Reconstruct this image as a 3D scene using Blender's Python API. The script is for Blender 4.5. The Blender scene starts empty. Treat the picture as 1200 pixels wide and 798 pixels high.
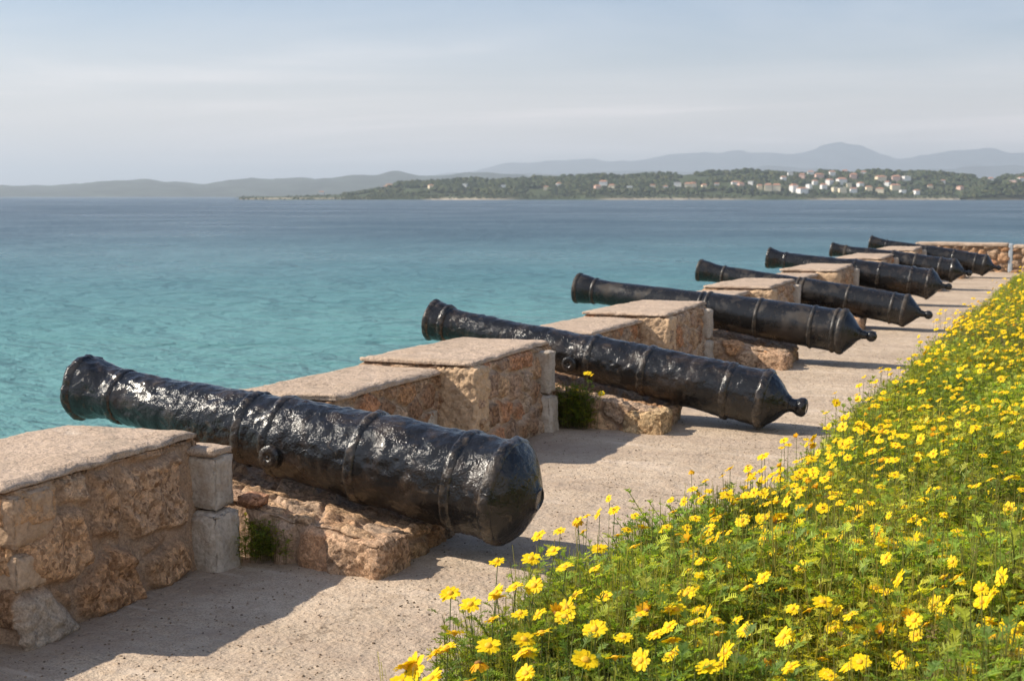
import bpy, math, random
import numpy as np
from mathutils import Vector, Matrix, Euler

random.seed(7)
rng = np.random.default_rng(7)
S = bpy.context.scene
COL = S.collection
PI = math.pi

# ------------------------------------------------------------------ camera model
F_PX, CAM_H, VX, HY = 1550.0, 1.6, 1318.0, 229.0
_p = math.atan((399 - HY) / F_PX)
_d = np.array([VX - 600, 399 - HY, -F_PX]); _d /= np.linalg.norm(_d)
_up = np.array([0, math.cos(_p), math.sin(_p)])
_Y = _d - _up * np.dot(_d, _up); _Y /= np.linalg.norm(_Y)
_X = np.cross(_Y, _up)
RC = np.array([_X, _Y, _up])               # camera axes -> world
CAMPOS = np.array([0, 0, CAM_H])
SEA_Z = -5.0

def ray(px, py):
    return RC @ np.array([px - 600, 399 - py, -F_PX])

def on_z(px, py, z):
    r = ray(px, py); return CAMPOS + r * ((z - CAM_H) / r[2])

def on_depth(px, py, depth):
    return CAMPOS + ray(px, py) * (depth / F_PX)

def to_px(P):
    c = RC.T @ (np.asarray(P, float) - CAMPOS)
    return 600 + F_PX * c[0] / -c[2], 399 - F_PX * c[1] / -c[2]

# ------------------------------------------------------------------ noise
def _hash(ix, iy, iz, seed):
    h = (ix.astype(np.uint32) * np.uint32(374761393) + iy.astype(np.uint32) * np.uint32(668265263)
         + iz.astype(np.uint32) * np.uint32(2147483647 - 19) + np.uint32(seed * 7919 + 13) * np.uint32(97))
    h = (h ^ (h >> np.uint32(13))) * np.uint32(1274126177)
    h = (h ^ (h >> np.uint32(16))) * np.uint32(2246822519)
    h = h ^ (h >> np.uint32(15))
    return (h & np.uint32(0xffffff)).astype(np.float64) / 0xffffff

def vnoise(p, seed=0):
    with np.errstate(over='ignore'):
        p = np.asarray(p, float); i = np.floor(p).astype(np.int64); f = p - i
        u = f * f * (3 - 2 * f); out = 0
        for dx in (0, 1):
            for dy in (0, 1):
                for dz in (0, 1):
                    w = (u[:, 0] if dx else 1 - u[:, 0]) * (u[:, 1] if dy else 1 - u[:, 1]) * (u[:, 2] if dz else 1 - u[:, 2])
                    out = out + w * _hash(i[:, 0] + dx, i[:, 1] + dy, i[:, 2] + dz, seed)
        return out * 2 - 1

def fbm(p, octv=4, seed=0, gain=.5):
    a, s, q = 1.0, 0, np.asarray(p, float)
    for k in range(octv):
        s = s + a * vnoise(q, seed + k * 31); a *= gain; q = q * 2.03 + 11.7
    return s

def sstep(a, b, x):
    t = np.clip((x - a) / (b - a), 0, 1); return t * t * (3 - 2 * t)

# ------------------------------------------------------------------ objects
def mesh_np(name, verts, quads=None, tris=None, mat=None, parent=None, col=None, smooth=True, matidx=None, link=True, alpha=None):
    me = bpy.data.meshes.new(name)
    verts = np.asarray(verts, np.float32)
    q = np.asarray(quads if quads is not None else np.zeros((0, 4)), np.int32).reshape(-1, 4)
    t = np.asarray(tris if tris is not None else np.zeros((0, 3)), np.int32).reshape(-1, 3)
    me.vertices.add(len(verts)); me.vertices.foreach_set('co', verts.ravel())
    me.loops.add(q.size + t.size)
    me.loops.foreach_set('vertex_index', np.concatenate([q.ravel(), t.ravel()]))
    me.polygons.add(len(q) + len(t))
    starts = np.concatenate([np.arange(len(q)) * 4, q.size + np.arange(len(t)) * 3]).astype(np.int32)
    me.polygons.foreach_set('loop_start', starts)
    if matidx is not None: me.polygons.foreach_set('material_index', np.asarray(matidx, np.int32))
    me.update(calc_edges=True); me.validate()
    me.polygons.foreach_set('use_smooth', np.full(len(me.polygons), smooth))
    if col is not None:
        a = me.color_attributes.new('tint', 'FLOAT_COLOR', 'POINT')
        c = np.ones((len(verts), 4), np.float32); c[:, :3] = col
        if alpha is not None: c[:, 3] = alpha
        a.data.foreach_set('color', c.ravel())
    for m in (mat if isinstance(mat, (list, tuple)) else [mat]):
        if m: me.materials.append(m)
    if not link: return me
    o = bpy.data.objects.new(name, me); COL.objects.link(o)
    if parent: o.parent = parent
    return o

def tag(o, label=None, cat=None, group=None, kind=None):
    if label: o['label'] = label
    if cat: o['category'] = cat
    if group: o['group'] = group
    if kind: o['kind'] = kind
    return o

def empty(name, loc=(0, 0, 0), rot=(0, 0, 0)):
    o = bpy.data.objects.new(name, None); COL.objects.link(o)
    o.empty_display_size = .1; o.location = loc; o.rotation_euler = rot; return o

def to_local(V, origin): return np.asarray(V) - np.asarray(origin)

# ------------------------------------------------------------------ materials
def new_mat(name):
    m = bpy.data.materials.new(name); m.use_nodes = True
    nt = m.node_tree; return m, nt, nt.nodes['Principled BSDF']

def nd(nt, typ, **kw):
    n = nt.nodes.new(typ)
    for k, v in kw.items():
        if k.startswith('i_'): n.inputs[k[2:].replace('_', ' ')].default_value = v
        else: setattr(n, k, v)
    return n

def noise_node(nt, vec, scale, detail=6, rough=.55, dist=0):
    n = nd(nt, 'ShaderNodeTexNoise'); n.inputs['Scale'].default_value = scale
    n.inputs['Detail'].default_value = detail; n.inputs['Roughness'].default_value = rough; n.inputs['Distortion'].default_value = dist
    if vec is not None: nt.links.new(vec, n.inputs['Vector'])
    return n

def ramp(nt, fac, stops):
    r = nd(nt, 'ShaderNodeValToRGB'); e = r.color_ramp.elements
    while len(e) < len(stops): e.new(.5)
    for k, (p, c) in enumerate(stops):
        e[k].position = p; e[k].color = (c, c, c, 1) if not isinstance(c, tuple) else (*c, 1)
    nt.links.new(fac, r.inputs['Fac']); return r

def mixc(nt, fac, a, b, mode='MIX'):
    m = nd(nt, 'ShaderNodeMix', data_type='RGBA', blend_type=mode)
    for s, v in ((0, fac), (6, a), (7, b)):
        if hasattr(v, 'is_linked'): nt.links.new(v, m.inputs[s])
        else: m.inputs[s].default_value = (*v, 1) if isinstance(v, tuple) else v
    return m.outputs[2]

def bump(nt, h, strength, dist, normal=None):
    b = nd(nt, 'ShaderNodeBump'); b.inputs['Strength'].default_value = strength; b.inputs['Distance'].default_value = dist
    nt.links.new(h, b.inputs['Height'])
    if normal: nt.links.new(normal, b.inputs['Normal'])
    return b.outputs['Normal']

def objco(nt): return nd(nt, 'ShaderNodeTexCoord').outputs['Object']
def geopos(nt): return nd(nt, 'ShaderNodeNewGeometry').outputs['Position']

def mat_masonry():
    m, nt, b = new_mat('rubble_stone')
    at = nd(nt, 'ShaderNodeAttribute', attribute_name='tint')
    p = geopos(nt)
    n1 = noise_node(nt, p, 28, 8, .65)
    n2 = noise_node(nt, p, 120, 4, .6)
    n3 = noise_node(nt, p, 7, 4, .5)
    c = mixc(nt, 1.0, at.outputs['Color'], ramp(nt, n1.outputs['Fac'], [(.30, .74), (.5, 1.0), (.72, 1.2)]).outputs['Color'], 'MULTIPLY')
    c = mixc(nt, 1.0, c, ramp(nt, n2.outputs['Fac'], [(.32, .72), (.5, 1.0), (.68, 1.2)]).outputs['Color'], 'MULTIPLY')
    c = mixc(nt, ramp(nt, n3.outputs['Fac'], [(.52, 0.0), (.75, .45)]).outputs['Color'], c, (.33, .17, .08))
    v = nd(nt, 'ShaderNodeTexVoronoi'); v.inputs['Scale'].default_value = 62
    wv = nd(nt, 'ShaderNodeVectorMath', operation='MULTIPLY_ADD'); wv.inputs[1].default_value = (.03, .03, .03); nt.links.new(n1.outputs['Color'], wv.inputs[0]); nt.links.new(p, wv.inputs[2])
    nt.links.new(wv.outputs[0], v.inputs['Vector'])
    sp = nd(nt, 'ShaderNodeSeparateColor'); nt.links.new(v.outputs['Color'], sp.inputs[0])
    peb = mixc(nt, at.outputs['Alpha'], (1.0, 1.0, 1.0), ramp(nt, sp.outputs[0], [(.1, (.62, .56, .50)), (.5, (1.0, .98, .95)), (.95, (1.42, 1.36, 1.28))]).outputs['Color'])
    c = mixc(nt, 1.0, c, peb, 'MULTIPLY')
    nt.links.new(c, b.inputs['Base Color']); b.inputs['Roughness'].default_value = .92
    b.inputs['Specular IOR Level'].default_value = .25
    nn = bump(nt, n1.outputs['Fac'], .9, .02)
    nn = bump(nt, ramp(nt, v.outputs['Distance'], [(.0, 1.0), (.5, 0.0)]).outputs['Color'], .5, .008, nn)
    nn = bump(nt, n2.outputs['Fac'], .7, .006, nn)
    nt.links.new(nn, b.inputs['Normal']); return m

def mat_dressed():
    m, nt, b = new_mat('dressed_grey_stone')
    at = nd(nt, 'ShaderNodeAttribute', attribute_name='tint'); p = geopos(nt)
    n1 = noise_node(nt, p, 60, 6, .6); n2 = noise_node(nt, p, 9, 5, .6)
    c = mixc(nt, 1.0, at.outputs['Color'], ramp(nt, n1.outputs['Fac'], [(.3, .72), (.5, 1.0), (.7, 1.2)]).outputs['Color'], 'MULTIPLY')
    c = mixc(nt, ramp(nt, n2.outputs['Fac'], [(.5, 0.0), (.7, .5)]).outputs['Color'], c, (.36, .24, .15))
    nt.links.new(c, b.inputs['Base Color']); b.inputs['Roughness'].default_value = .9
    b.inputs['Specular IOR Level'].default_value = .25
    nt.links.new(bump(nt, n1.outputs['Fac'], .9, .010), b.inputs['Normal']); return m

def mat_concrete(name, c1, c2, c3, speck=True, coarse=1.0, dirt=False):
    m, nt, b = new_mat(name); p = geopos(nt)
    big = noise_node(nt, p, 1.3, 6, .6); mid = noise_node(nt, p, 11, 6, .62); fine = noise_node(nt, p, 140 * coarse, 3, .6)
    c = mixc(nt, ramp(nt, big.outputs['Fac'], [(.36, 0.0), (.64, 1.0)]).outputs['Color'], c1, c2)
    c = mixc(nt, ramp(nt, mid.outputs['Fac'], [(.42, 0.0), (.72, .75)]).outputs['Color'], c, c3)
    c = mixc(nt, 1.0, c, ramp(nt, fine.outputs['Fac'], [(.3, .62), (.5, 1.0), (.7, 1.22)]).outputs['Color'], 'MULTIPLY')
    if dirt:                                                    # soil washed against the foot of the wall, worn streaks on the walk
        sx = nd(nt, 'ShaderNodeSeparateXYZ'); nt.links.new(p, sx.inputs[0])
        wb = noise_node(nt, p, 2.6, 5, .65)
        ad = nd(nt, 'ShaderNodeMath', operation='MULTIPLY_ADD'); ad.inputs[1].default_value = 1.1; nt.links.new(wb.outputs['Fac'], ad.inputs[0]); nt.links.new(sx.outputs['X'], ad.inputs[2])
        rmp = nd(nt, 'ShaderNodeMapRange'); rmp.inputs['From Min'].default_value = -2.55; rmp.inputs['From Max'].default_value = -2.95; rmp.inputs['To Max'].default_value = .6
        nt.links.new(ad.outputs[0], rmp.inputs['Value'])
        c = mixc(nt, rmp.outputs[0], c, (.27, .19, .13))
        ms = nd(nt, 'ShaderNodeMapping'); ms.inputs['Scale'].default_value = (.7, 3.2, 1); nt.links.new(p, ms.inputs['Vector'])
        ws = noise_node(nt, ms.outputs['Vector'], 1.0, 6, .65, .4)
        c = mixc(nt, ramp(nt, ws.outputs['Fac'], [(.50, 0.0), (.62, .55)]).outputs['Color'], c, (.37, .28, .215))
        c = mixc(nt, ramp(nt, ws.outputs['Fac'], [(.34, .6), (.42, 0.0)]).outputs['Color'], c, (.60, .49, .39))
    v = nd(nt, 'ShaderNodeTexVoronoi'); v.inputs['Scale'].default_value = 46 * coarse; nt.links.new(p, v.inputs['Vector'])
    if speck:
        sp = noise_node(nt, p, 34, 3, .5)
        k = nd(nt, 'ShaderNodeMath', operation='MULTIPLY')
        nt.links.new(ramp(nt, v.outputs['Distance'], [(.16, 1.0), (.30, 0.0)]).outputs['Color'], k.inputs[0])
        nt.links.new(ramp(nt, sp.outputs['Fac'], [(.50, 0.0), (.60, .5)]).outputs['Color'], k.inputs[1])
        c = mixc(nt, k.outputs[0], c, (.13, .085, .055))
    wq = nd(nt, 'ShaderNodeVectorMath', operation='MULTIPLY_ADD'); wq.inputs[1].default_value = (.25, .25, .25); nt.links.new(mid.outputs['Color'], wq.inputs[0]); nt.links.new(p, wq.inputs[2])
    vc = nd(nt, 'ShaderNodeTexVoronoi', feature='DISTANCE_TO_EDGE'); vc.inputs['Scale'].default_value = .55 if dirt else 1.7; nt.links.new(wq.outputs[0], vc.inputs['Vector'])
    cm = nd(nt, 'ShaderNodeMath', operation='MULTIPLY')
    nt.links.new(ramp(nt, vc.outputs['Distance'], [(.0, 1.0), (.006 if dirt else .012, 0.0)]).outputs['Color'], cm.inputs[0])
    nt.links.new(ramp(nt, big.outputs['Fac'], [(.44, 0.0), (.54, .8)]).outputs['Color'], cm.inputs[1])
    c = mixc(nt, cm.outputs[0], c, (.16, .115, .08))
    if not dirt:
        li = noise_node(nt, p, 5.5, 7, .7)
        c = mixc(nt, ramp(nt, li.outputs['Fac'], [(.54, 0.0), (.66, .55)]).outputs['Color'], c, (.30, .245, .19))
        c = mixc(nt, ramp(nt, li.outputs['Fac'], [(.30, .5), (.40, 0.0)]).outputs['Color'], c, (.62, .52, .42))
    nt.links.new(c, b.inputs['Base Color']); b.inputs['Roughness'].default_value = .95
    b.inputs['Specular IOR Level'].default_value = .2
    nn = bump(nt, mid.outputs['Fac'], .75, .03)
    nn = bump(nt, v.outputs['Distance'], .35, .009, nn)
    nn = bump(nt, fine.outputs['Fac'], .7, .004, nn)
    nt.links.new(nn, b.inputs['Normal']); return m

def mat_cannon(name, rough, lump, dust, seed, ring=False):
    m, nt, b = new_mat(name); p = objco(nt)
    mp = nd(nt, 'ShaderNodeMapping'); mp.inputs['Location'].default_value = (seed * 3.1, seed * 1.7, seed); nt.links.new(p, mp.inputs['Vector'])
    p = mp.outputs['Vector']
    n1 = noise_node(nt, p, 24, 5, .55, .6); n2 = noise_node(nt, p, 86, 3, .5, .5); n3 = noise_node(nt, p, 6, 6, .62)
    n4 = noise_node(nt, p, 240, 2, .5)
    c = mixc(nt, ramp(nt, n3.outputs['Fac'], [(.50, 0.0), (.64, dust)]).outputs['Color'], (.0115, .011, .011), (.07, .046, .031))
    c = mixc(nt, ramp(nt, n1.outputs['Fac'], [(.60, 0.0), (.70, dust * .8)]).outputs['Color'], c, (.13, .095, .065))
    if ring: c = mixc(nt, ramp(nt, n1.outputs['Fac'], [(.44, 0.0), (.66, .45)]).outputs['Color'], c, (.12, .09, .065))
    nt.links.new(c, b.inputs['Base Color'])
    r = ramp(nt, n3.outputs['Fac'], [(.35, rough * .7), (.5, rough), (.68, min(1, rough * 2.8))])
    nt.links.new(r.outputs['Color'], b.inputs['Roughness'])
    b.inputs['IOR'].default_value = 1.5
    b.inputs['Coat Weight'].default_value = .0
    md = nd(nt, 'ShaderNodeMath', operation='MULTIPLY'); nt.links.new(n2.outputs['Fac'], md.inputs[0])
    n5 = noise_node(nt, p, 3.2, 3, .5); nt.links.new(ramp(nt, n5.outputs['Fac'], [(.36, .35), (.6, 1.15)]).outputs['Color'], md.inputs[1])
    nn = bump(nt, n1.outputs['Fac'], min(1, .30 * lump), .008)
    nn = bump(nt, md.outputs[0], min(1, .5 * lump), .0042, nn)
    nn = bump(nt, n4.outputs['Fac'], .05, .0005, nn)
    nt.links.new(nn, b.inputs['Normal']); return m

def mat_leaf():
    m, nt, b = new_mat('daisy_leaf')
    at = nd(nt, 'ShaderNodeAttribute', attribute_name='tint')
    nt.links.new(at.outputs['Color'], b.inputs['Base Color']); b.inputs['Roughness'].default_value = .55
    b.inputs['Specular IOR Level'].default_value = .3
    tr = nd(nt, 'ShaderNodeBsdfTranslucent')
    tc = mixc(nt, 1.0, at.outputs['Color'], (1.75, 1.55, .6), 'MULTIPLY'); nt.links.new(tc, tr.inputs['Color'])
    mx = nd(nt, 'ShaderNodeMixShader'); mx.inputs[0].default_value = .5
    nt.links.new(b.outputs[0], mx.inputs[1]); nt.links.new(tr.outputs[0], mx.inputs[2])
    nt.links.new(mx.outputs[0], nt.nodes['Material Output'].inputs['Surface']); return m

def mat_petal(name, c, tc):
    m, nt, b = new_mat(name); p = objco(nt)
    n = noise_node(nt, p, 160, 3, .5)
    cc = mixc(nt, 1.0, c, ramp(nt, n.outputs['Fac'], [(.3, .82), (.7, 1.1)]).outputs['Color'], 'MULTIPLY')
    nt.links.new(cc, b.inputs['Base Color']); b.inputs['Roughness'].default_value = .55; b.inputs['Specular IOR Level'].default_value = .2
    tr = nd(nt, 'ShaderNodeBsdfTranslucent'); tr.inputs['Color'].default_value = (*tc, 1)
    mx = nd(nt, 'ShaderNodeMixShader'); mx.inputs[0].default_value = .3
    nt.links.new(b.outputs[0], mx.inputs[1]); nt.links.new(tr.outputs[0], mx.inputs[2])
    nt.links.new(mx.outputs[0], nt.nodes['Material Output'].inputs['Surface']); return m

def mat_plain(name, c, rough=.8, vary=.25, scale=20, bumpd=0):
    m, nt, b = new_mat(name); p = geopos(nt)
    n = noise_node(nt, p, scale, 5, .6)
    cc = mixc(nt, 1.0, c, ramp(nt, n.outputs['Fac'], [(.3, 1 - vary), (.7, 1 + vary)]).outputs['Color'], 'MULTIPLY')
    nt.links.new(cc, b.inputs['Base Color']); b.inputs['Roughness'].default_value = rough
    if bumpd: nt.links.new(bump(nt, n.outputs['Fac'], .6, bumpd), b.inputs['Normal'])
    return m

def mat_tint(name, rough=.95, scale=.02, vary=.25):
    m, nt, b = new_mat(name); at = nd(nt, 'ShaderNodeAttribute', attribute_name='tint'); p = geopos(nt)
    n = noise_node(nt, p, scale, 6, .6)
    cc = mixc(nt, 1.0, at.outputs['Color'], ramp(nt, n.outputs['Fac'], [(.3, 1 - vary), (.7, 1 + vary)]).outputs['Color'], 'MULTIPLY')
    nt.links.new(cc, b.inputs['Base Color']); b.inputs['Roughness'].default_value = rough
    b.inputs['Specular IOR Level'].default_value = .1
    return m

def mat_sea():
    m, nt, b = new_mat('sea_water'); p = geopos(nt)
    # colour of the water over pale sand near the shore, deeper water farther out
    ln = nd(nt, 'ShaderNodeVectorMath', operation='LENGTH'); nt.links.new(p, ln.inputs[0])
    mpb = nd(nt, 'ShaderNodeMapping'); mpb.inputs['Scale'].default_value = (.012, .012, .012); nt.links.new(p, mpb.inputs['Vector'])
    big = noise_node(nt, mpb.outputs['Vector'], 1.0, 5, .6)
    add = nd(nt, 'ShaderNodeMath', operation='MULTIPLY_ADD'); add.inputs[1].default_value = .30; add.inputs[2].default_value = -.15
    nt.links.new(big.outputs['Fac'], add.inputs[0])
    lg = nd(nt, 'ShaderNodeMath', operation='LOGARITHM'); lg.inputs[1].default_value = 10; nt.links.new(ln.outputs['Value'], lg.inputs[0])
    mr = nd(nt, 'ShaderNodeMapRange'); mr.inputs['From Min'].default_value = 1.5; mr.inputs['From Max'].default_value = 3.0
    nt.links.new(lg.outputs[0], mr.inputs['Value'])
    sm = nd(nt, 'ShaderNodeMath', operation='ADD'); nt.links.new(mr.outputs[0], sm.inputs[0]); nt.links.new(add.outputs[0], sm.inputs[1])
    cr = ramp(nt, sm.outputs[0], [(.0, (.108, .300, .285)), (.22, (.094, .282, .282)), (.38, (.072, .200, .230)), (.58, (.066, .125, .162)), (.82, (.066, .106, .140))])
    # dark weed patches close in
    wd = noise_node(nt, p, .11, 4, .6)
    wk = nd(nt, 'ShaderNodeMath', operation='MULTIPLY')
    nt.links.new(ramp(nt, wd.outputs['Fac'], [(.58, 0.0), (.68, .5)]).outputs['Color'], wk.inputs[0])
    nt.links.new(ramp(nt, sm.outputs[0], [(.0, 1.0), (.25, 0.0)]).outputs['Color'], wk.inputs[1])
    c = mixc(nt, wk.outputs[0], cr.outputs['Color'], (.045, .13, .13))
    nt.links.new(c, b.inputs['Base Color']); nt.links.new(ramp(nt, big.outputs['Fac'], [(.4, .26), (.6, .42)]).outputs['Color'], b.inputs['Roughness']); b.inputs['IOR'].default_value = 1.33
    mp = nd(nt, 'ShaderNodeMapping'); mp.inputs['Rotation'].default_value = (0, 0, math.radians(24)); mp.inputs['Scale'].default_value = (1.0, 1.9, 1)
    nt.links.new(p, mp.inputs['Vector'])
    w1 = noise_node(nt, mp.outputs['Vector'], 1.1, 5, .62, .4); w2 = noise_node(nt, mp.outputs['Vector'], 4.5, 4, .6, .3)
    w3 = noise_node(nt, mp.outputs['Vector'], .09, 4, .62, .3)
    w4 = noise_node(nt, mp.outputs['Vector'], .34, 4, .6, .3)
    nn = bump(nt, w3.outputs['Fac'], .8, 4.0); nn = bump(nt, w4.outputs['Fac'], .9, 1.1, nn); nn = bump(nt, w1.outputs['Fac'], 1.0, .27, nn); nn = bump(nt, w2.outputs['Fac'], 1.0, .14, nn)
    nt.links.new(nn, b.inputs['Normal']); return m

M_MAS, M_DRE = mat_masonry(), mat_dressed()
M_CAP = mat_concrete('cap_mortar', (.52, .395, .30), (.47, .355, .265), (.41, .30, .215))
M_TER = mat_concrete('terrace_concrete', (.56, .445, .335), (.44, .345, .255), (.40, .29, .20), dirt=True)
M_LEAF = mat_leaf()
M_PET = mat_petal('yellow_petal', (.94, .68, .012), (.95, .63, .01))
M_PETO = mat_petal('wilted_petal', (.85, .47, .015), (.85, .44, .01))
M_PETW = mat_petal('white_petal', (.8, .78, .66), (.8, .78, .6))
M_CEN = mat_plain('flower_centre', (.80, .42, .015), .8, .3, 400)
M_CENB = mat_plain('dry_flower_centre', (.30, .14, .03), .85, .3, 400)
M_STEM = mat_plain('flower_stem', (.10, .13, .035), .6, .2, 60)

# ------------------------------------------------------------------ masonry builder
STONES = [(.42, .29, .19), (.46, .29, .17), (.37, .27, .20), (.46, .36, .27), (.30, .20, .135), (.48, .27, .16), (.40, .32, .25), (.34, .23, .15), (.47, .34, .225)]
MORTAR = np.array([.36, .275, .205])

def box_grid(nx, ny, nz):
    """Unit box surface grid, shared edges. Returns uvw verts, quads, outward normals per vertex."""
    V, Q, N = [], [], []
    def face(a, b, n, fn, nrm):
        base = sum(len(v) for v in V)
        A, B = np.meshgrid(np.linspace(0, 1, a + 1), np.linspace(0, 1, b + 1), indexing='ij')
        v = fn(A.ravel(), B.ravel()); V.append(v); N.append(np.tile(nrm, (len(v), 1)))
        i, j = np.meshgrid(np.arange(a), np.arange(b), indexing='ij'); i, j = i.ravel(), j.ravel()
        k = base + i * (b + 1) + j
        Q.append(np.stack([k, k + b + 1, k + b + 2, k + 1], 1) if n else np.stack([k, k + 1, k + b + 2, k + b + 1], 1))
    st = lambda *c: np.stack(c, 1)
    face(ny, nz, 1, lambda a, b: st(np.ones_like(a), a, b), (1, 0, 0)); face(ny, nz, 0, lambda a, b: st(np.zeros_like(a), a, b), (-1, 0, 0))
    face(nx, nz, 0, lambda a, b: st(a, np.ones_like(a), b), (0, 1, 0)); face(nx, nz, 1, lambda a, b: st(a, np.zeros_like(a), b), (0, -1, 0))
    face(nx, ny, 1, lambda a, b: st(a, b, np.ones_like(a)), (0, 0, 1)); face(nx, ny, 0, lambda a, b: st(a, b, np.zeros_like(a)), (0, 0, -1))
    V, Q, N = np.concatenate(V), np.concatenate(Q), np.concatenate(N).astype(float)
    key = np.round(V * 100000).astype(np.int64); key = key[:, 0] * 10**12 + key[:, 1] * 10**6 + key[:, 2]
    _, first, inv = np.unique(key, return_index=True, return_inverse=True)
    inv = inv.ravel(); NN = np.zeros((len(first), 3)); np.add.at(NN, inv, N)
    NN /= np.linalg.norm(NN, axis=1)[:, None]
    return V[first], inv[Q], NN

def quadmap(uvw, foot, z0, z1, lean=0.0):
    """foot: 4 corners (sea-near, terrace-near, terrace-far, sea-far); u sea->terrace, v near->far."""
    u, v, w = uvw[:, :1], uvw[:, 1:2], uvw[:, 2:3]
    a, b, c, d = [np.array(p, float) for p in foot]
    xy = (1 - u) * (1 - v) * a + u * (1 - v) * b + u * v * c + (1 - u) * v * d
    xy[:, 0:1] += lean * (1 - w) * u
    return np.concatenate([xy, z0 + (z1 - z0) * w], 1)

def voronoi_stones(P, seeds, stretch=(1, 1, 1.15)):
    s = np.array(stretch); A, B = P * s, seeds * s
    d = np.sqrt(((A[:, None, :] - B[None]) ** 2).sum(2))
    i1 = d.argmin(1); d1 = d[np.arange(len(P)), i1]; d[np.arange(len(P)), i1] = 9
    return i1, d1, d.min(1)

def masonry(name, foot, z0, z1, res, parent, origin, seed, size=.2, seeds=None, cols=None, lean=.0, bulge=.018, rough=.010, top=None, gap=.03, capped=False, warp=None, mortar=None, pal=None, polys=None, face='x'):
    foot = np.array(foot, float)
    Lx = np.linalg.norm(foot[1] - foot[0]); Ly = np.linalg.norm(foot[2] - foot[1]); Lz = z1 - z0
    nx, ny, nz = [max(3, int(round(l / res))) for l in (Lx, Ly, Lz)]
    uvw, Q, N = box_grid(nx, ny, nz)
    P = quadmap(uvw, foot, z0, z1, lean)
    if top is not None: P = top(P, uvw)
    r = np.random.default_rng(seed)
    if seeds is None:
        # blue-noise seeds on the surface
        cand = P[r.permutation(len(P))]; keep = []
        for c in cand[:4000]:
            if all(((c - k) * (1, 1, 1.15)) @ ((c - k) * (1, 1, 1.15)) > (size * r.uniform(.62, 1.15)) ** 2 for k in keep): keep.append(c)
            if len(keep) > 150: break
        seeds = np.array(keep)
    else: seeds = np.array(seeds, float)
    cols = np.array([STONES[(pal or range(9))[r.integers(len(pal or STONES))]] for _ in seeds]) * r.uniform(.85, 1.12, (len(seeds), 1)) if cols is None else np.array(cols)
    Pw = P + np.stack([fbm(P * 9, 3, seed), fbm(P * 9 + 5, 3, seed + 1), fbm(P * 9 + 9, 3, seed + 2)], 1) * (warp or .028)
    i1, d1, d2 = voronoi_stones(Pw, seeds)
    e = d2 - d1
    st = sstep(gap * .45, gap * 1.15, e)
    peb = 1.0
    if polys is not None:                                        # the big stones of this face, one outline each
        fc = (uvw[:, 0] > .985) if face == 'x' else (uvw[:, 1] < .015)
        Q2 = Pw[fc][:, 1:3] if face == 'x' else Pw[fc][:, [0, 2]]; best = np.full(len(Q2), -9.0); bi = np.zeros(len(Q2), int)
        for k, (pg, pc) in enumerate(polys):
            pg = np.array(pg); d_ = np.full(len(Q2), 9.0); inn = np.zeros(len(Q2), bool)
            for a_, b_ in zip(pg, np.roll(pg, -1, 0)):
                e_ = b_ - a_; w_ = Q2 - a_; t_ = np.clip((w_ @ e_) / (e_ @ e_), 0, 1); d_ = np.minimum(d_, np.linalg.norm(w_ - t_[:, None] * e_, axis=1))
                cr = ((a_[1] <= Q2[:, 1]) & (b_[1] > Q2[:, 1])) | ((b_[1] <= Q2[:, 1]) & (a_[1] > Q2[:, 1]))
                xx = a_[0] + (Q2[:, 1] - a_[1]) * e_[0] / (e_[1] if abs(e_[1]) > 1e-9 else 1e-9); inn ^= cr & (Q2[:, 0] < xx)
            sd_ = np.where(inn, d_, -d_); up_ = sd_ > best; best[up_] = sd_[up_]; bi[up_] = k
        st = st.copy(); st[fc] = .35 * sstep(-.006, .006, best) + .65 * sstep(.0, .03, best)
        base_n = len(cols); cols = np.concatenate([cols, np.array([c_ for _, c_ in polys])]); seeds = np.concatenate([seeds, np.zeros((len(polys), 3))])
        i1 = i1.copy(); i1[fc] = base_n + bi
        peb = np.ones(len(st)); peb[fc] = np.array([_SM.get(k, 1.0) if face == 'x' else .6 for k in range(len(polys))])[bi]
    up = r.uniform(.7, 1.3, len(seeds))[i1]; rg = r.uniform(.4, 1.5, len(seeds))[i1]
    pit = np.clip(fbm(P * 38, 3, seed + 9) - .25, 0, 1)
    h = st * bulge * up * np.where(uvw[:, 2] > .97, .3, 1) + fbm(P * 16, 4, seed + 4) * rough * (.5 + st * rg) - pit * rough * 1.3 * st * rg + (st - 1) * .016 + fbm(P * 70, 2, seed + 6) * .0022
    h = h * np.where(uvw[:, 2] < .002, 0, 1)
    if capped: h = np.where(uvw[:, 2] > .999, np.minimum(h, 0) - .004, h)
    c0 = 1
    V = P + N * h[:, None]
    c = (MORTAR if mortar is None else np.array(mortar)) * (1 - st[:, None]) + cols[i1] * st[:, None]
    c = c * (1 + .10 * fbm(P * 13, 3, seed + 7))[:, None]
    c = c * (1 - .18 * sstep(.12, 0, P[:, 2] - z0))[:, None]         # darker towards the foot
    c = c * ((1.16, 1.0, .86) if polys is not None and face == 'x' else (1.06, .97, .90))
    o = mesh_np(name, to_local(V, origin), Q, mat=M_MAS, parent=parent, col=np.clip(c, .02, .9), alpha=st * peb)
    return o

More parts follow.
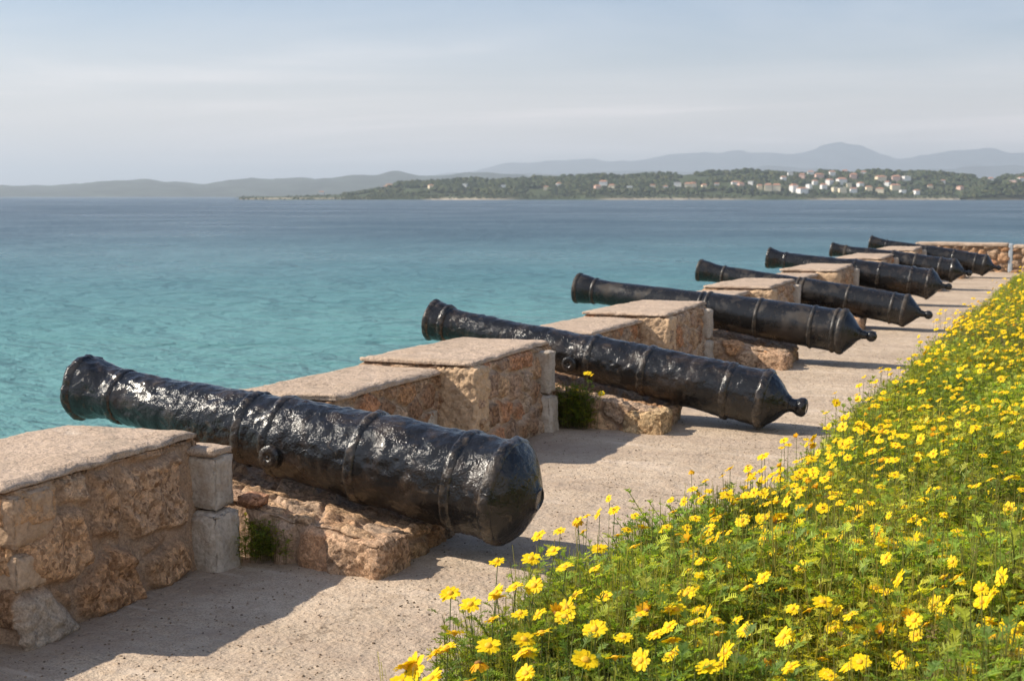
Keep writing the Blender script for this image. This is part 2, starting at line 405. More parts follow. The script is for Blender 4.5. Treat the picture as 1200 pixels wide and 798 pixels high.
def stone(name, foot, z0, z1, res, parent, origin, seed, col, amp=.006, rnd=.02, mat=None, lean=0.0, fine=.0015):
    """A single squared stone with worn, rounded edges."""
    foot = np.array(foot, float)
    L = (np.linalg.norm(foot[1] - foot[0]), np.linalg.norm(foot[2] - foot[1]), z1 - z0)
    uvw, Q, N = box_grid(*[max(4, int(round(l / res))) for l in L])
    P = quadmap(uvw, foot, z0, z1, lean)
    ed = np.stack([np.minimum(uvw[:, k], 1 - uvw[:, k]) * L[k] for k in range(3)], 1)
    so = np.sort(ed, 1); near = so[:, 1]
    inset = -rnd * .45 * (1 - sstep(0, rnd, near)) * (1 + .5 * fbm(P * 20, 2, seed))
    h = inset + amp * fbm(P * 14, 4, seed + 1) + fine * fbm(P * 80, 2, seed + 2)
    V = P + N * h[:, None]
    c = np.array(col) * (1 + .12 * fbm(P * 10, 3, seed + 3))[:, None]
    return mesh_np(name, to_local(V, origin), Q, mat=mat or M_DRE, parent=parent, col=np.clip(c, .02, .9))

def cap(name, foot, z0, z1, parent, origin, seed, res, dip=.004):
    foot = np.array(foot, float)
    Lx = np.linalg.norm(foot[1] - foot[0]); Ly = np.linalg.norm(foot[2] - foot[1])
    uvw, Q, N = box_grid(int(Lx / res), int(Ly / res), 3)
    P = quadmap(uvw, foot, z0, z1)
    ed = np.minimum(np.minimum(uvw[:, 0], 1 - uvw[:, 0]) * Lx, np.minimum(uvw[:, 1], 1 - uvw[:, 1]) * Ly)
    out = np.concatenate([N[:, :2], np.zeros((len(N), 1))], 1)
    edge = (ed < .001)
    V = P + out * (fbm(P * (7, 7, 3), 4, seed) * .019 * edge)[:, None] + N * (fbm(P * 60, 2, seed + 3) * .0018)[:, None]
    topw = uvw[:, 2]
    V[:, 2] += topw * (fbm(P * (5, 5, 0), 4, seed + 1) * dip - .012 * (1 - sstep(0, .035, ed)) * (1 + .7 * fbm(P * 18, 2, seed + 2)))
    return mesh_np(name, to_local(V, origin), Q, mat=M_CAP, parent=parent)

# ------------------------------------------------------------------ layout of the parapet
#        tall: Y near, Y far, top height
UN = [(3.40, 4.52, .60), (7.08, 8.37, .61), (10.79, 12.20, .60), (14.46, 15.95, .60), (18.12, 19.82, .60), (21.85, 23.55, .60), (25.45, 27.05, .60)]
MER_LABEL = ['foremost stone merlon with large pitted rubble blocks and grey corner stones',
             'stone merlon between the first knobless cannon and the wall daisies',
             'stone merlon between the stubby-knobbed cannon and the smooth cannon with a ball knob',
             'stone merlon standing behind the smooth ball-knobbed cannon',
             'stone merlon between the fourth cannon and the rough glittering fifth cannon',
             'stone merlon between the fifth and sixth cannons, mostly its pale top showing',
             'last stone merlon in the row, beside the seventh cannon and end wall']
CAN_Y = [5.16, 8.84, 12.52, 16.2, 19.88, 23.56, 27.24]

# near merlon: the big stones of its terrace face, seen in order (Y, z) on X ~ -3.5
M1 = [(3.46, .50, (.40, .27, .17)), (3.44, .34, (.44, .31, .2)), (3.70, .545, (.40, .31, .24)), (3.86, .56, (.34, .26, .2)), (4.10, .40, (.37, .275, .2)),
      (4.16, .55, (.38, .28, .2)), (4.36, .56, (.36, .26, .18)), (3.86, .37, (.36, .27, .19)), (3.62, .30, (.375, .285, .21)), (3.47, .17, (.33, .235, .16)),
      (3.83, .10, (.34, .245, .165)), (4.18, .13, (.37, .27, .19)), (3.56, .07, (.34, .26, .19)), (4.02, .24, (.36, .265, .19)), (4.4, .3, (.33, .25, .18)), (4.4, .1, (.35, .26, .19)), (3.62, .44, (.42, .29, .18))]

_PP = [([(12,571),(70,556),(72,600),(62,613),(13,626)], (.50, .35, .225)), ([(76,554),(110,544),(114,588),(78,592)], (.45, .36, .28)), ([(117,556),(146,548),(149,600),(147,632),(115,628)], (.37, .27, .19)),
       ([(153,552),(226,534),(233,598),(229,617),(166,633),(153,604)], (.45, .34, .25)), ([(112,541),(162,526),(226,512),(230,529),(150,547),(116,552)], (.36, .265, .19)), ([(31,643),(70,599),(101,597),(111,630),(107,661),(84,681),(50,687),(33,668)], (.47, .335, .225)),
       ([(88,690),(131,641),(160,642),(169,684),(171,706),(120,722),(90,722)], (.41, .275, .175)), ([(178,657),(219,632),(230,642),(229,672),(200,690),(178,688)], (.44, .31, .205)), ([(20,634),(45,626),(46,641),(31,651),(20,648)], (.42, .30, .2)),
       ([(-12,722),(2,704),(22,694),(54,688),(72,708),(90,733),(72,746),(40,762),(16,778),(-12,790)], (.46, .42, .37)), ([(60,690),(80,688),(84,716),(76,712)], (.38, .28, .2)), ([(176,640),(205,628),(206,634),(178,650)], (.34, .23, .15))]
def _face(px, py):
    r_ = ray(px, py); P_ = CAMPOS + r_ * (-3.485 / r_[0]); return P_[1], P_[2]
_SM = {0: .15, 9: .1}                                            # squared stones without pebbles
M1_POLY = [([_face(*q_) for q_ in pg_], c_) for pg_, c_ in _PP]
for i, (yn, yf, H) in enumerate(UN):
    far = i >= 3
    res = [.0085, .011, .014, .02, .025, .03, .035][i]
    org = (-3.85, (yn + yf) / 2, 0)
    root = empty('stone_merlon', org)
    tag(root, MER_LABEL[i], 'merlon', 'stone merlons along the sea wall')
    foot = [(-4.24, yn - .06), (-3.505, yn), (-3.58, yf), (-4.19, yf - .10)]
    sd, cl = None, None
    if i == 0:
        r = np.random.default_rng(3)
        sd = [(-3.50, y, z) for y, z, c in M1]; cl = [tuple(np.array(c) * .9) for _, _, c in M1]; cl = [tuple(np.array(c) * f) for c, f in zip(cl, [1.25, 1.2, 1.1, .85, 1.15, 1.0, .85, 1.0, 1.2, .95, .9, 1.05, 1.1, .85, 1.0, .95, 1.3])]
        for k in range(26):
            sd.append((r.uniform(-4.2, -3.6), r.choice([yn, yf]), r.uniform(.05, .55))); cl.append(STONES[r.integers(9)])
    masonry('main_block', foot, -.06, H - .03, res, root, org, 40 + i * 5, size=.19, seeds=sd, cols=cl, lean=.06, bulge=.034 if i == 0 else .024, rough=.014 if i == 0 else .010, gap=.040 if i == 0 else .042, capped=True, polys=M1_POLY if i == 0 else None, warp=.010 if i == 0 else .02, mortar=(.38, .295, .225) if i == 0 else (.60, .49, .385))
    capf = [(-4.255, yn - .085), (-3.498, yn - .035), (-3.572, yf - .005), (-4.2, yf - .095)]
    cap('cap_slab', capf, H - .030, H, root, org, 90 + i, .016 if i < 3 else .035)
    # lower block in front of the tall one, set back from the terrace
    lo = [(-4.30, yn - 1.26), (-3.735, yn - 1.20), (-3.74, yn - .02), (-4.26, yn - .05)]
    masonry('low_block', lo, -.06, H - .085, res * 1.2, root, org, 60 + i * 5, size=.18, bulge=.018, rough=.009, capped=True, warp=.02, mortar=(.50, .41, .32))
    cap('low_cap_slab', [(-4.315, yn - 1.285), (-3.715, yn - 1.215), (-3.72, yn - .015), (-4.27, yn - .04)], H - .088, H - .052, root, org, 120 + i, .018 if i < 3 else .04)
    stone('quoin_stone', [(-3.95, yn - .215), (-3.712, yn - .205), (-3.712, yn - .075), (-3.95, yn - .075)], -.05, .31, max(.012, res), root, org, 190 + i, (.50, .43, .35), amp=.006, rnd=.025)
    # squared corner stones
    if i > 0:
        stone('corner_stone', [(-3.775, yn - .052), (-3.468, yn - .048), (-3.462, yn + .13), (-3.775, yn + .11)], .16, H - .04, max(.009, res), root, org, 150 + i, (.58, .40, .25), amp=.010, rnd=.022, fine=.011)
        stone('foot_stone', [(-3.66, yn - .09), (-3.41, yn - .07), (-3.41, yn + .12), (-3.66, yn + .10)], -.05, .14, max(.012, res), root, org, 155 + i, (.43, .37, .31), amp=.008, rnd=.03)
    else:
        for z0_, z1_, c_ in ((.36, .555, (.45, .30, .19)), (.20, .345, (.52, .37, .25))):
            stone('corner_stone', [(-3.72, yn - .04), (-3.46, yn - .03), (-3.47, yn + .19), (-3.72, yn + .17)], z0_, z1_, .009, root, org, 152 + int(z0_ * 100), c_, amp=.006, rnd=.03, fine=.004)
    g = (.47, .395, .32)
    yq = yf + .105 if i == 0 else yf - .12; xq = -3.45 if i == 0 else -3.465; wq = .155 if i == 0 else .14
    stone('quoin_stone', [(-3.70, yq - wq), (xq, yq - wq + .015), (xq, yq), (-3.70, yq)], .262, H - .105 if i == 0 else H - .06, max(.009, res), root, org, 160 + i, g, amp=.006, rnd=.03)
    stone('quoin_stone', [(-3.70, yq - wq - .03), (xq + .015, yq - wq - .015), (xq + .02, yq + .01), (-3.70, yq + .01)], -.05, .252, max(.009, res), root, org, 170 + i, tuple(np.array(g) * 1.06), amp=.008, rnd=.034, lean=.01)
    if i == 0: stone('quoin_mortar', [(-3.70, yq - wq), (xq - .005, yq - wq + .01), (xq - .005, yq - .005), (-3.70, yq - .01)], H - .107, H - .072, max(.012, res), root, org, 180 + i, (.46, .37, .29), amp=.004, rnd=.02, mat=M_CAP)

# ------------------------------------------------------------------ stone plinths under the cannons
_PL = [([(205,290),(250,280),(318,292),(325,400),(302,510),(240,512),(200,360)], (.45, .34, .26)), ([(340,335),(400,305),(430,335),(560,368),(612,420),(603,532),(500,547),(350,522),(332,420)], (.52, .33, .21)),
       ([(350,215),(450,215),(535,250),(480,318),(400,292)], (.56, .43, .31)), ([(490,325),(640,325),(640,362),(565,362)], (.56, .40, .26)), ([(85,200),(195,212),(188,330),(100,300)], (.40, .31, .24)), ([(640,345),(720,350),(720,560),(640,560)], (.5, .33, .22))]
def _pface(zx, zy):
    r_ = ray(260 + zx / 4, 540 + zy / 4); P_ = CAMPOS + r_ * (4.69 / r_[1]); return P_[0], P_[2]
PL_POLY = [([_pface(*q_) for q_ in pg_], c_) for pg_, c_ in _PL]
PL_LABEL = ['low rubble plinth under the foremost knobless cannon', 'low rubble plinth under the stubby-knobbed cannon, daisies on its wall end',
            'low rubble plinth under the smooth cannon with the ball knob', 'low rubble plinth under the fourth cannon of the row',
            'low rubble plinth under the glittering fifth cannon', 'low rubble plinth under the half hidden sixth cannon', 'low rubble plinth under the seventh cannon next to the end wall']
for i, yc in enumerate(CAN_Y):
    ya, yb = yc - .46, yc + .30
    if i == 1: ya, yb = yc - .44, yc + .20
    if i == 2: ya = yc - .5
    org = (-3.2, yc, 0)
    root = empty('stone_plinth', org); tag(root, PL_LABEL[i], 'plinth', 'low stone plinths under the cannons')
    def top(P, uvw, yc=yc, i=i):
        u = uvw[:, 0]; w = uvw[:, 2]
        zt = .345 - .195 * u + .02 * fbm(P * 8, 3, 300 + i)
        cr = np.exp(-((P[:, 1] - yc) / .17) ** 2)              # bed worn to the barrel
        zt = zt - .085 * cr * (1 - .5 * u)
        P = P.copy(); P[:, 2] = -.05 + (zt + .05) * w
        P[:, 0] += .03 * fbm(P * 4, 2, 310 + i) * u
        return P
    res = [.009, .012, .015, .022, .028, .035, .035][i]
    masonry('rubble_base', [(-4.2, ya + .02), (-2.80, ya), (-2.83, yb), (-4.2, yb)], -.05, .3, res, root, org, 200 + i * 3, size=.21, bulge=.017, rough=.008, top=top, gap=.034, warp=.02, mortar=(.45, .335, .245), pal=[0, 3, 6, 8, 8, 1, 2], polys=PL_POLY if i == 0 else None, face='y')
    stone('corner_stone', [(-3.03, ya - .035), (-2.745, ya - .045), (-2.735, ya + .20), (-3.03, ya + .18)], -.05, .155, res, root, org, 230 + i, (.47, .315, .21) if i != 1 else (.5, .36, .21), amp=.012, rnd=.035, mat=M_MAS, fine=.004)
    if i == 0:
        stone('red_stone', [(-3.50, ya - .025), (-3.37, ya - .03), (-3.36, ya + .06), (-3.49, ya + .06)], .235, .295, .009, root, org, 240, (.44, .24, .15), amp=.01, rnd=.035, mat=M_MAS)

# ------------------------------------------------------------------ retaining sea wall, end walls, post
sw = masonry('sea_wall', [(-4.32, -8), (-3.9, -8), (-3.9, 29.9), (-4.32, 29.9)], -6.0, .10, .16, None, (0, 0, 0), 400, size=.55, bulge=.05, rough=.03, gap=.06)
tag(sw, 'long low rubble sea wall running under all the cannons', 'wall')

for k, (x0, x1, lab) in enumerate([(-4.0, -2.16, 'rubble end wall with pale flat top across the far end of the terrace'), (-2.04, .8, 'short rubble wall continuing right of the slim grey post')]):
    org = ((x0 + x1) / 2, 29.6, 0)
    root = empty('end_wall', org); tag(root, lab, 'wall')
    masonry('rubble_face', [(x0, 29.42), (x1, 29.42), (x1, 29.85), (x0, 29.85)], -.05, .54 - k * .03, .03, root, org, 420 + k, size=.24, bulge=.05, rough=.02, gap=.05)
    cap('cap_slab', [(x0 - .02, 29.37), (x1 + .015, 29.37), (x1 + .015, 29.9), (x0 - .02, 29.9)], .535 - k * .03, .605 - k * .03, root, org, 430 + k, .05)
M_POST = mat_plain('grey_post_paint', (.36, .40, .44), .5, .12, 30)
po = stone('grey_post', [(-2.145, 29.38), (-2.055, 29.38), (-2.055, 29.47), (-2.145, 29.47)], 0, .60, .02, None, (-2.1, 29.42, 0), 440, (.4, .42, .45), amp=.001, rnd=.01, mat=M_POST)
po.location = (-2.1, 29.42, 0); tag(po, 'slim grey post at the corner of the end wall', 'post')

# ------------------------------------------------------------------ terrace, soil, pebbles
def grid_mesh(name, xs, ys, zf, mat, **kw):
    X, Y = np.meshgrid(xs, ys, indexing='ij'); x, y = X.ravel(), Y.ravel()
    V = np.stack([x, y, zf(x, y)], 1); a, b = len(xs) - 1, len(ys) - 1
    i, j = np.meshgrid(np.arange(a), np.arange(b), indexing='ij'); k = (i * (b + 1) + j).ravel()
    return mesh_np(name, V, np.stack([k, k + b + 1, k + b + 2, k + 1], 1), mat=mat, **kw), V

def terr_z(x, y):
    p = np.stack([x, y, 0 * x], 1)
    z = .006 * fbm(p * 1.6, 4, 500) + .0022 * fbm(p * 14, 3, 501) - .006 * np.clip(fbm(p * 6, 3, 502) - .35, 0, 1)
    z += .005 * vnoise(np.stack([x * .25, y * 1.4, 0 * x], 1), 503) * sstep(6, 9, y)
    z += .028 * sstep(-3.05, -3.6, x) * (.5 + .5 * fbm(p * 5, 3, 504)) * .6
    return z
xs = np.concatenate([[-4.0], np.arange(-3.85, -1.2, .022), np.linspace(-1.1, 14, 12)])
ys = np.concatenate([np.linspace(-8, 2.3, 10), np.arange(2.4, 9, .022), np.arange(9, 16, .04), np.linspace(16, 29.95, 160)])
ter, _ = grid_mesh('terrace', xs, ys, terr_z, M_TER); tag(ter, kind='structure')
tb = mesh_np('terrace_foundation', [(x, y, z) for z in (-6, -.08) for x, y in ((-3.95, -8), (14, -8), (14, 29.9), (-3.95, 29.9))],
             [(0, 3, 2, 1), (0, 1, 5, 4), (1, 2, 6, 5), (2, 3, 7, 6), (3, 0, 4, 7), (4, 5, 6, 7)], mat=M_TER, smooth=False); tag(tb, kind='structure')

def bed_edge(y):
    y = np.asarray(y, float); q = np.stack([y * .8, 0 * y + 3, 0 * y], 1)
    base = np.interp(y, [1.5, 2.6, 3.0, 3.3, 3.6, 4.0, 4.5, 4.8, 5.1, 5.6, 7, 9, 13, 20, 30], [-1.56, -1.58, -1.64, -1.67, -1.74, -1.79, -1.83, -1.78, -1.60, -1.55, -1.56, -1.60, -1.66, -1.72, -1.76])
    return base + (.10 * vnoise(q, 510) + .05 * vnoise(q * 3, 511)) * np.interp(y, [4.5, 6], [.25, 1])
def soil_z(x, y):
    e = bed_edge(y); p = np.stack([x, y, 0 * x], 1)
    return -.02 + .075 * sstep(-.06, .25, x - e) + .02 * fbm(p * 5, 3, 512) * sstep(0, .2, x - e) + .03 * np.clip(x - e, 0, 2)
M_SOIL = mat_concrete('bed_soil', (.13, .10, .06), (.17, .13, .075), (.09, .085, .04))
soil, _ = grid_mesh('soil', np.concatenate([np.arange(-2.1, .6, .03), np.linspace(.7, 14, 14)]), np.concatenate([np.linspace(-8, 1.4, 8), np.arange(1.5, 30, .05)]), soil_z, M_SOIL)
tag(soil, kind='structure')

def icos():
    t = (1 + 5 ** .5) / 2
    v = np.array([(-1, t, 0), (1, t, 0), (-1, -t, 0), (1, -t, 0), (0, -1, t), (0, 1, t), (0, -1, -t), (0, 1, -t), (t, 0, -1), (t, 0, 1), (-t, 0, -1), (-t, 0, 1)], float)
    f = np.array([(0, 11, 5), (0, 5, 1), (0, 1, 7), (0, 7, 10), (0, 10, 11), (1, 5, 9), (5, 11, 4), (11, 10, 2), (10, 7, 6), (7, 1, 8), (3, 9, 4), (3, 4, 2), (3, 2, 6), (3, 6, 8), (3, 8, 9), (4, 9, 5), (2, 4, 11), (6, 2, 10), (8, 6, 7), (9, 8, 1)])
    return v / np.linalg.norm(v[0]), f
IV, IF = icos()

def blobs(pos, rad, squash, jit, r):
    n = len(pos)
    V = IV[None] * (1 + r.uniform(-jit, jit, (n, 12, 1))) * rad[:, None, None] * np.array(squash)[None, None] + pos[:, None]
    T = IF[None] + (np.arange(n) * 12)[:, None, None]
    return V.reshape(-1, 3), T.reshape(-1, 3)

n = 15000
py_ = 2.6 + rng.random(n) ** 1.8 * 12; px_ = rng.uniform(-3.5, -1.55, n)
edge = rng.random(n) < .3; px_[edge] = bed_edge(py_[edge]) + rng.normal(0, .12, edge.sum())
rr = .0016 + .0042 * rng.random(n) ** 3
V, T = blobs(np.stack([px_, py_, terr_z(px_, py_) + rr * .3], 1), rr, (1, 1, .7), .3, rng)
pc = np.array([(.30, .22, .15), (.14, .10, .07), (.42, .34, .26), (.22, .16, .11)])[rng.integers(0, 4, n)].repeat(12, 0)
gv = mesh_np('gravel', V, tris=T, mat=mat_tint('gravel_stone', .9, 40), col=pc, smooth=False)
tag(gv, 'fine loose grit scattered over the terrace floor', 'gravel', kind='stuff')

# ------------------------------------------------------------------ cannons
def lathe(name, prof, seg, mat, parent, amp, fine, seed, yscale=1.0, closed=(True, True)):
    prof = np.array(prof); nA = len(prof)
    th = np.linspace(0, 2 * PI, seg, endpoint=False)
    x = np.repeat(prof[:, 0], seg); r = np.repeat(prof[:, 1], seg); t = np.tile(th, nA)
    P = np.stack([x, r * np.cos(t), r * np.sin(t)], 1)
    k = np.clip(r / .05, 0, 1)
    dr = (amp * fbm(P * 7, 4, seed) + fine * fbm(P * 30, 3, seed + 5)) * k
    r2 = np.maximum(r + dr, .0005)
    V = np.stack([x + .35 * amp * fbm(P * 9 + 7, 3, seed + 8) * k, r2 * np.cos(t), r2 * np.sin(t)], 1)
    i, j = np.meshgrid(np.arange(nA - 1), np.arange(seg), indexing='ij'); i, j = i.ravel(), j.ravel()
    Q = np.stack([i * seg + j, (i + 1) * seg + j, (i + 1) * seg + (j + 1) % seg, i * seg + (j + 1) % seg], 1)[:, ::-1]
    T = []
    for c, row, flip in ((0, 0, 0), (1, nA - 1, 1)):
        if not closed[c]: continue
        ci = len(V); V = np.concatenate([V, [[prof[row, 0], 0, 0]]])
        for s in range(seg):
            a, b_ = row * seg + s, row * seg + (s + 1) % seg
            T.append((ci, b_, a) if flip else (ci, a, b_))
    return mesh_np(name, V, Q, T if T else None, mat=mat, parent=parent)

def dense(pts, step):
    out = []
    for (a, b), (c, d) in zip(pts[:-1], pts[1:]):
        m = max(1, int(math.hypot(c - a, d - b) / step))
        for k in range(m): out.append((a + (c - a) * k / m, b + (d - b) * k / m))
    out.append(pts[-1]); return out

def smooth_prof(pts, it=1):
    p = np.array(pts)
    for _ in range(it): p[1:-1] = p[1:-1] * .5 + (p[:-2] + p[2:]) * .25
    return p

# muzzle X,Z ; breech X,Z ; radii ; knob style ; rings as fraction of length ; look
CN = [dict(m=(-4.78, .63), b=(-2.40, .31), R=.237, rm=.162, knob='none', rings=(.083, .287, .487, .558, .892), rough=.12, lump=2.2, dust=.42, amp=.007, fine=.0046, label='pitted glossy black cannon with rounded breech that has lost its knob'),
      dict(m=(-4.74, .66), b=(-2.17, .22), R=.203, rm=.146, knob='stub', rings=(.095, .326, .487, .949), rough=.12, lump=2.0, dust=.35, amp=.0065, fine=.0044, label='rough black cannon with short stubby knob resting beside the wall daisies'),
      dict(m=(-5.03, .66), b=(-2.35, .33), R=.213, rm=.150, knob='ball', rings=(.024, .102, .296, .485, .510, .927), rough=.27, lump=.9, dust=.3, amp=.002, fine=.0008, label='smooth black cannon with round ball knob and crisp raised rings'),
      dict(m=(-4.85, .66), b=(-2.31, .24), R=.195, rm=.138, knob='ball', rings=(.058, .265, .480, .505, .873), rough=.27, lump=.8, dust=.3, amp=.002, fine=.0008, label='slim smooth black cannon, fourth along the wall, with long tapering barrel'),
      dict(m=(-4.87, .66), b=(-2.51, .33), R=.222, rm=.152, knob='ball', rings=(.106, .297, .454, .89), rough=.11, lump=2.2, dust=.28, amp=.008, fine=.0045, label='lumpy glittering black cannon, fifth along the wall, with rough swollen muzzle'),
      dict(m=(-4.65, .66), b=(-2.60, .33), R=.203, rm=.125, knob='ball', rings=(.102, .301, .489, .88), rough=.2, lump=1.5, dust=.25, amp=.006, fine=.0025, label='sixth black cannon along the wall, half hidden behind the glittering one'),
      dict(m=(-4.61, .66), b=(-2.42, .25), R=.210, rm=.137, knob='ball', rings=(.08, .27, .507, .854), rough=.22, lump=1.1, dust=.2, amp=.004, fine=.002, label='last black cannon in the row, closest to the end wall')]
M_BORE = mat_plain('bore_black', (.01, .009, .008), .9)  # matte near-black for the inside of the bore
for i, c in enumerate(CN):
    mx, mz = c['m']; bx, bz = c['b']; L = math.hypot(mx - bx, mz - bz); pit = math.atan2(mz - bz, bx - mx)
    root = empty('cannon', (bx, CAN_Y[i], bz), (0, -pit, PI))
    tag(root, c['label'], 'cannon', 'old black cannons along the sea wall')
    mt = mat_cannon('black_cannon_paint' if i == 0 else 'black_cannon_paint_coat', c['rough'], c['lump'], c['dust'], i)
    mring = mat_cannon('worn_ring_paint', min(.5, c['rough'] * 1.7), c['lump'], c['dust'], i, True)
    R, rm = c['R'], c['rm']; nk = rm * .80
    st = [.011, .013, .016, .02, .024, .028, .03][i]; seg = [132, 112, 96, 72, 64, 56, 56][i]
    def rad(t):
        return float(np.interp(t, [0, .03, .29, .30, .485, .495, .88, .93, .965, 1.0], [.985 * R, .945 * R, .885 * R, .865 * R, .80 * R, .765 * R, nk, nk * 1.03, rm * .97, rm]))
    body = [(0, rad(0))] + [(t * L, rad(t)) for t in np.linspace(.02, 1.0, 50)]
    bore = [(L + .006, rm * .86), (L + .004, rm * .60), (L - .02, rm * .54)]
    if c['knob'] == 'none':
        dome = [(-.158, .046), (-.155, .060), (-.146, .065), (-.134, .092), (-.112, .138), (-.083, .182), (-.05, .214), (-.025, R * .98)]
    else:
        dome = [(-.175, .052), (-.16, .056), (-.135, .085), (-.10, R * .62), (-.055, R * .84), (-.02, R * .97)]
    prof = smooth_prof(dense(dome + body, st), 1)
    prof = np.concatenate([prof, bore])
    lathe('barrel', prof, seg, mt, root, c['amp'], c['fine'], 600 + i * 11)
    lathe('bore', [(L - .5, rm * .53), (L - .02, rm * .535), (L + .0045, rm * .585)], 40, M_BORE, root, 0, 0, 1, closed=(True, False))
    # raised rings
    for k, t in enumerate(c['rings']):
        wdt = .030 if c['lump'] > 1.2 else .022
        rr = rad(t); hgt = .009 if i == 0 else .011
        pr = [(t * L - wdt, rr - .012), (t * L - wdt * .8, rr + hgt * .55), (t * L - wdt * .4, rr + hgt), (t * L, rr + hgt * 1.08), (t * L + wdt * .4, rr + hgt), (t * L + wdt * .8, rr + hgt * .5), (t * L + wdt, rr - .012)]
        lathe('reinforce_ring' if t < .8 else 'muzzle_ring', smooth_prof(dense(pr, .006), 1), seg, mring, root, c['amp'], c['fine'], 600 + i * 11, closed=(False, False))
    pr = [(-.035, R * .93), (-.03, R * .985), (-.012, R * 1.03), (.012, R * 1.03), (.028, R * .99), (.034, R * .94)]
    lathe('base_ring', smooth_prof(dense(pr, .006), 1), seg, mring, root, c['amp'], c['fine'], 600 + i * 11, closed=(False, False))
    pr = [(L - .045, rm * .95), (L - .035, rm * 1.03), (L - .012, rm * 1.065), (L + .008, rm * 1.03), (L + .012, rm * .9), (L + .006, rm * .72)]
    lathe('muzzle_lip', smooth_prof(dense(pr, .008), 1), seg, mring, root, c['amp'] * 1.3, c['fine'] * 1.2, 600 + i * 11, closed=(False, False))
    if c['knob'] == 'ball':
        kr = .052; kx = -.27
        pr = [(-.15, .058), (-.175, .042), (-.205, .038)] + [(kx + kr * math.cos(a), kr * math.sin(a)) for a in np.linspace(.72, PI * .97, 14)]
        lathe('knob', pr[::-1], 32, mt, root, c['amp'] * .4, c['fine'] * .5, 700 + i)
    elif c['knob'] == 'stub':
        pr = [(-.15, .060), (-.175, .049), (-.20, .046), (-.222, .050), (-.235, .062), (-.262, .066), (-.285, .060), (-.292, .04)]
        lathe('knob', smooth_prof(dense(pr, .008), 1)[::-1], 40, mt, root, c['amp'] * .5, c['fine'], 700 + i)
    # trunnions at right angles to the barrel
    for s in (-1, 1):
        rt = rad(.54)
        tr = lathe('trunnion', smooth_prof(dense([(0, .058), (rt + .035, .056), (rt + .047, .053), (rt + .05, .04), (rt + .047, .012)], .012), 1), 36, mt, root, c['amp'] * .5, c['fine'], 720 + i + s)
        tr.rotation_euler = (0, 0, s * PI / 2); tr.location = ((.462 if i == 0 else .53) * L, 0, -.05)

# ------------------------------------------------------------------ flowers
SUN_EL, SUN_AZ = math.radians(39.5), math.radians(21)
SUN_DIR = np.array([-math.cos(SUN_AZ) * math.cos(SUN_EL), -math.sin(SUN_AZ) * math.cos(SUN_EL), math.sin(SUN_EL)])   # towards the sun

def frame_from(nv):
    nv = nv / np.linalg.norm(nv); a = np.cross(nv, (0, 1, 0)); a /= np.linalg.norm(a); return np.stack([a, np.cross(nv, a), nv], 1)

def daisy_parts(kind, r, hgt, tilt):
    """Local geometry: base at origin, z up; head normal = tilt. Returns dict part -> (verts, quads)."""
    Rh = r.uniform(.027, .034); top = np.array([r.normal(0, .03), r.normal(0, .03), hgt]) + np.array(tilt) * (.02, .02, 0)
    Fm = frame_from(np.array(tilt) + r.normal(0, .27, 3))
    npet = int(r.integers(14, 18)); V, Q = [], []
    for k in range(npet):
        a = 2 * PI * k / npet + r.normal(0, .07); ln = Rh * r.uniform(.88, 1.08); wd = Rh * r.uniform(.19, .235)
        droop = {'open': r.normal(.05, .12), 'wilted': r.normal(-.95, .3), 'half': r.normal(.9, .15)}[kind]
        ss = np.array([.22, .5, .8, 1.0]); ws = np.array([.55, 1.0, .98, .55])
        zz = droop * ((ss - .2) ** 1.3) * ln + .05 * ln * np.sin(ss * PI)
        rr = ss * ln * (math.cos(min(1.2, abs(droop))) * .5 + .5)
        b = len(V)
        for s_, w_, z_ in zip(rr, ws, zz):
            for q in (-1, 0, 1):
                off = -.10 * wd if q == 0 else 0
                tip = 1.04 if (q == 0 and s_ == rr[-1]) else 1
                V.append((s_ * tip * math.cos(a) - q * wd * w_ * math.sin(a), s_ * tip * math.sin(a) + q * wd * w_ * math.cos(a), z_ + off + r.normal(0, .0006) + (k % 2) * .0008))
        for s_ in range(3):
            for q in range(2):
                o = b + s_ * 3 + q; Q.append((o, o + 3, o + 4, o + 1))
    pet = (np.array(V) @ Fm.T + top, np.array(Q))
    cr = Rh * .33; cv, cq = [(0, 0, .0065)], []
    for a_, (rr_, z_) in enumerate([(.5, .0058), (.9, .0035), (1.0, 0.0), (.55, -.006), (.2, -.010)]):
        for k in range(10): cv.append((cr * rr_ * math.cos(k * PI / 5), cr * rr_ * math.sin(k * PI / 5), z_ + .0012))
    tq = [(0, 1 + k, 1 + (k + 1) % 10) for k in range(10)]
    for a_ in range(4):
        for k in range(10): cq.append((1 + a_ * 10 + k, 1 + (a_ + 1) * 10 + k, 1 + (a_ + 1) * 10 + (k + 1) % 10, 1 + a_ * 10 + (k + 1) % 10))
    cen = (np.array(cv) @ Fm.T + top, np.array(cq), np.array(tq))
    sv, sq = [], []
    neck = top - Fm[:, 2] * .009
    for s_ in range(6):
        t = s_ / 5; ctr = np.array([neck[0], neck[1], 0]) * t ** 2 + np.array([0, 0, neck[2]]) * t
        for k in range(5): sv.append(ctr + np.array([math.cos(k * 2 * PI / 5), math.sin(k * 2 * PI / 5), 0]) * (.0022 - .0006 * t))
    for s_ in range(5):
        for k in range(5): sq.append((s_ * 5 + k, s_ * 5 + (k + 1) % 5, (s_ + 1) * 5 + (k + 1) % 5, (s_ + 1) * 5 + k))
    return dict(pet=pet, cen=cen, stem=(np.array(sv), np.array(sq)))

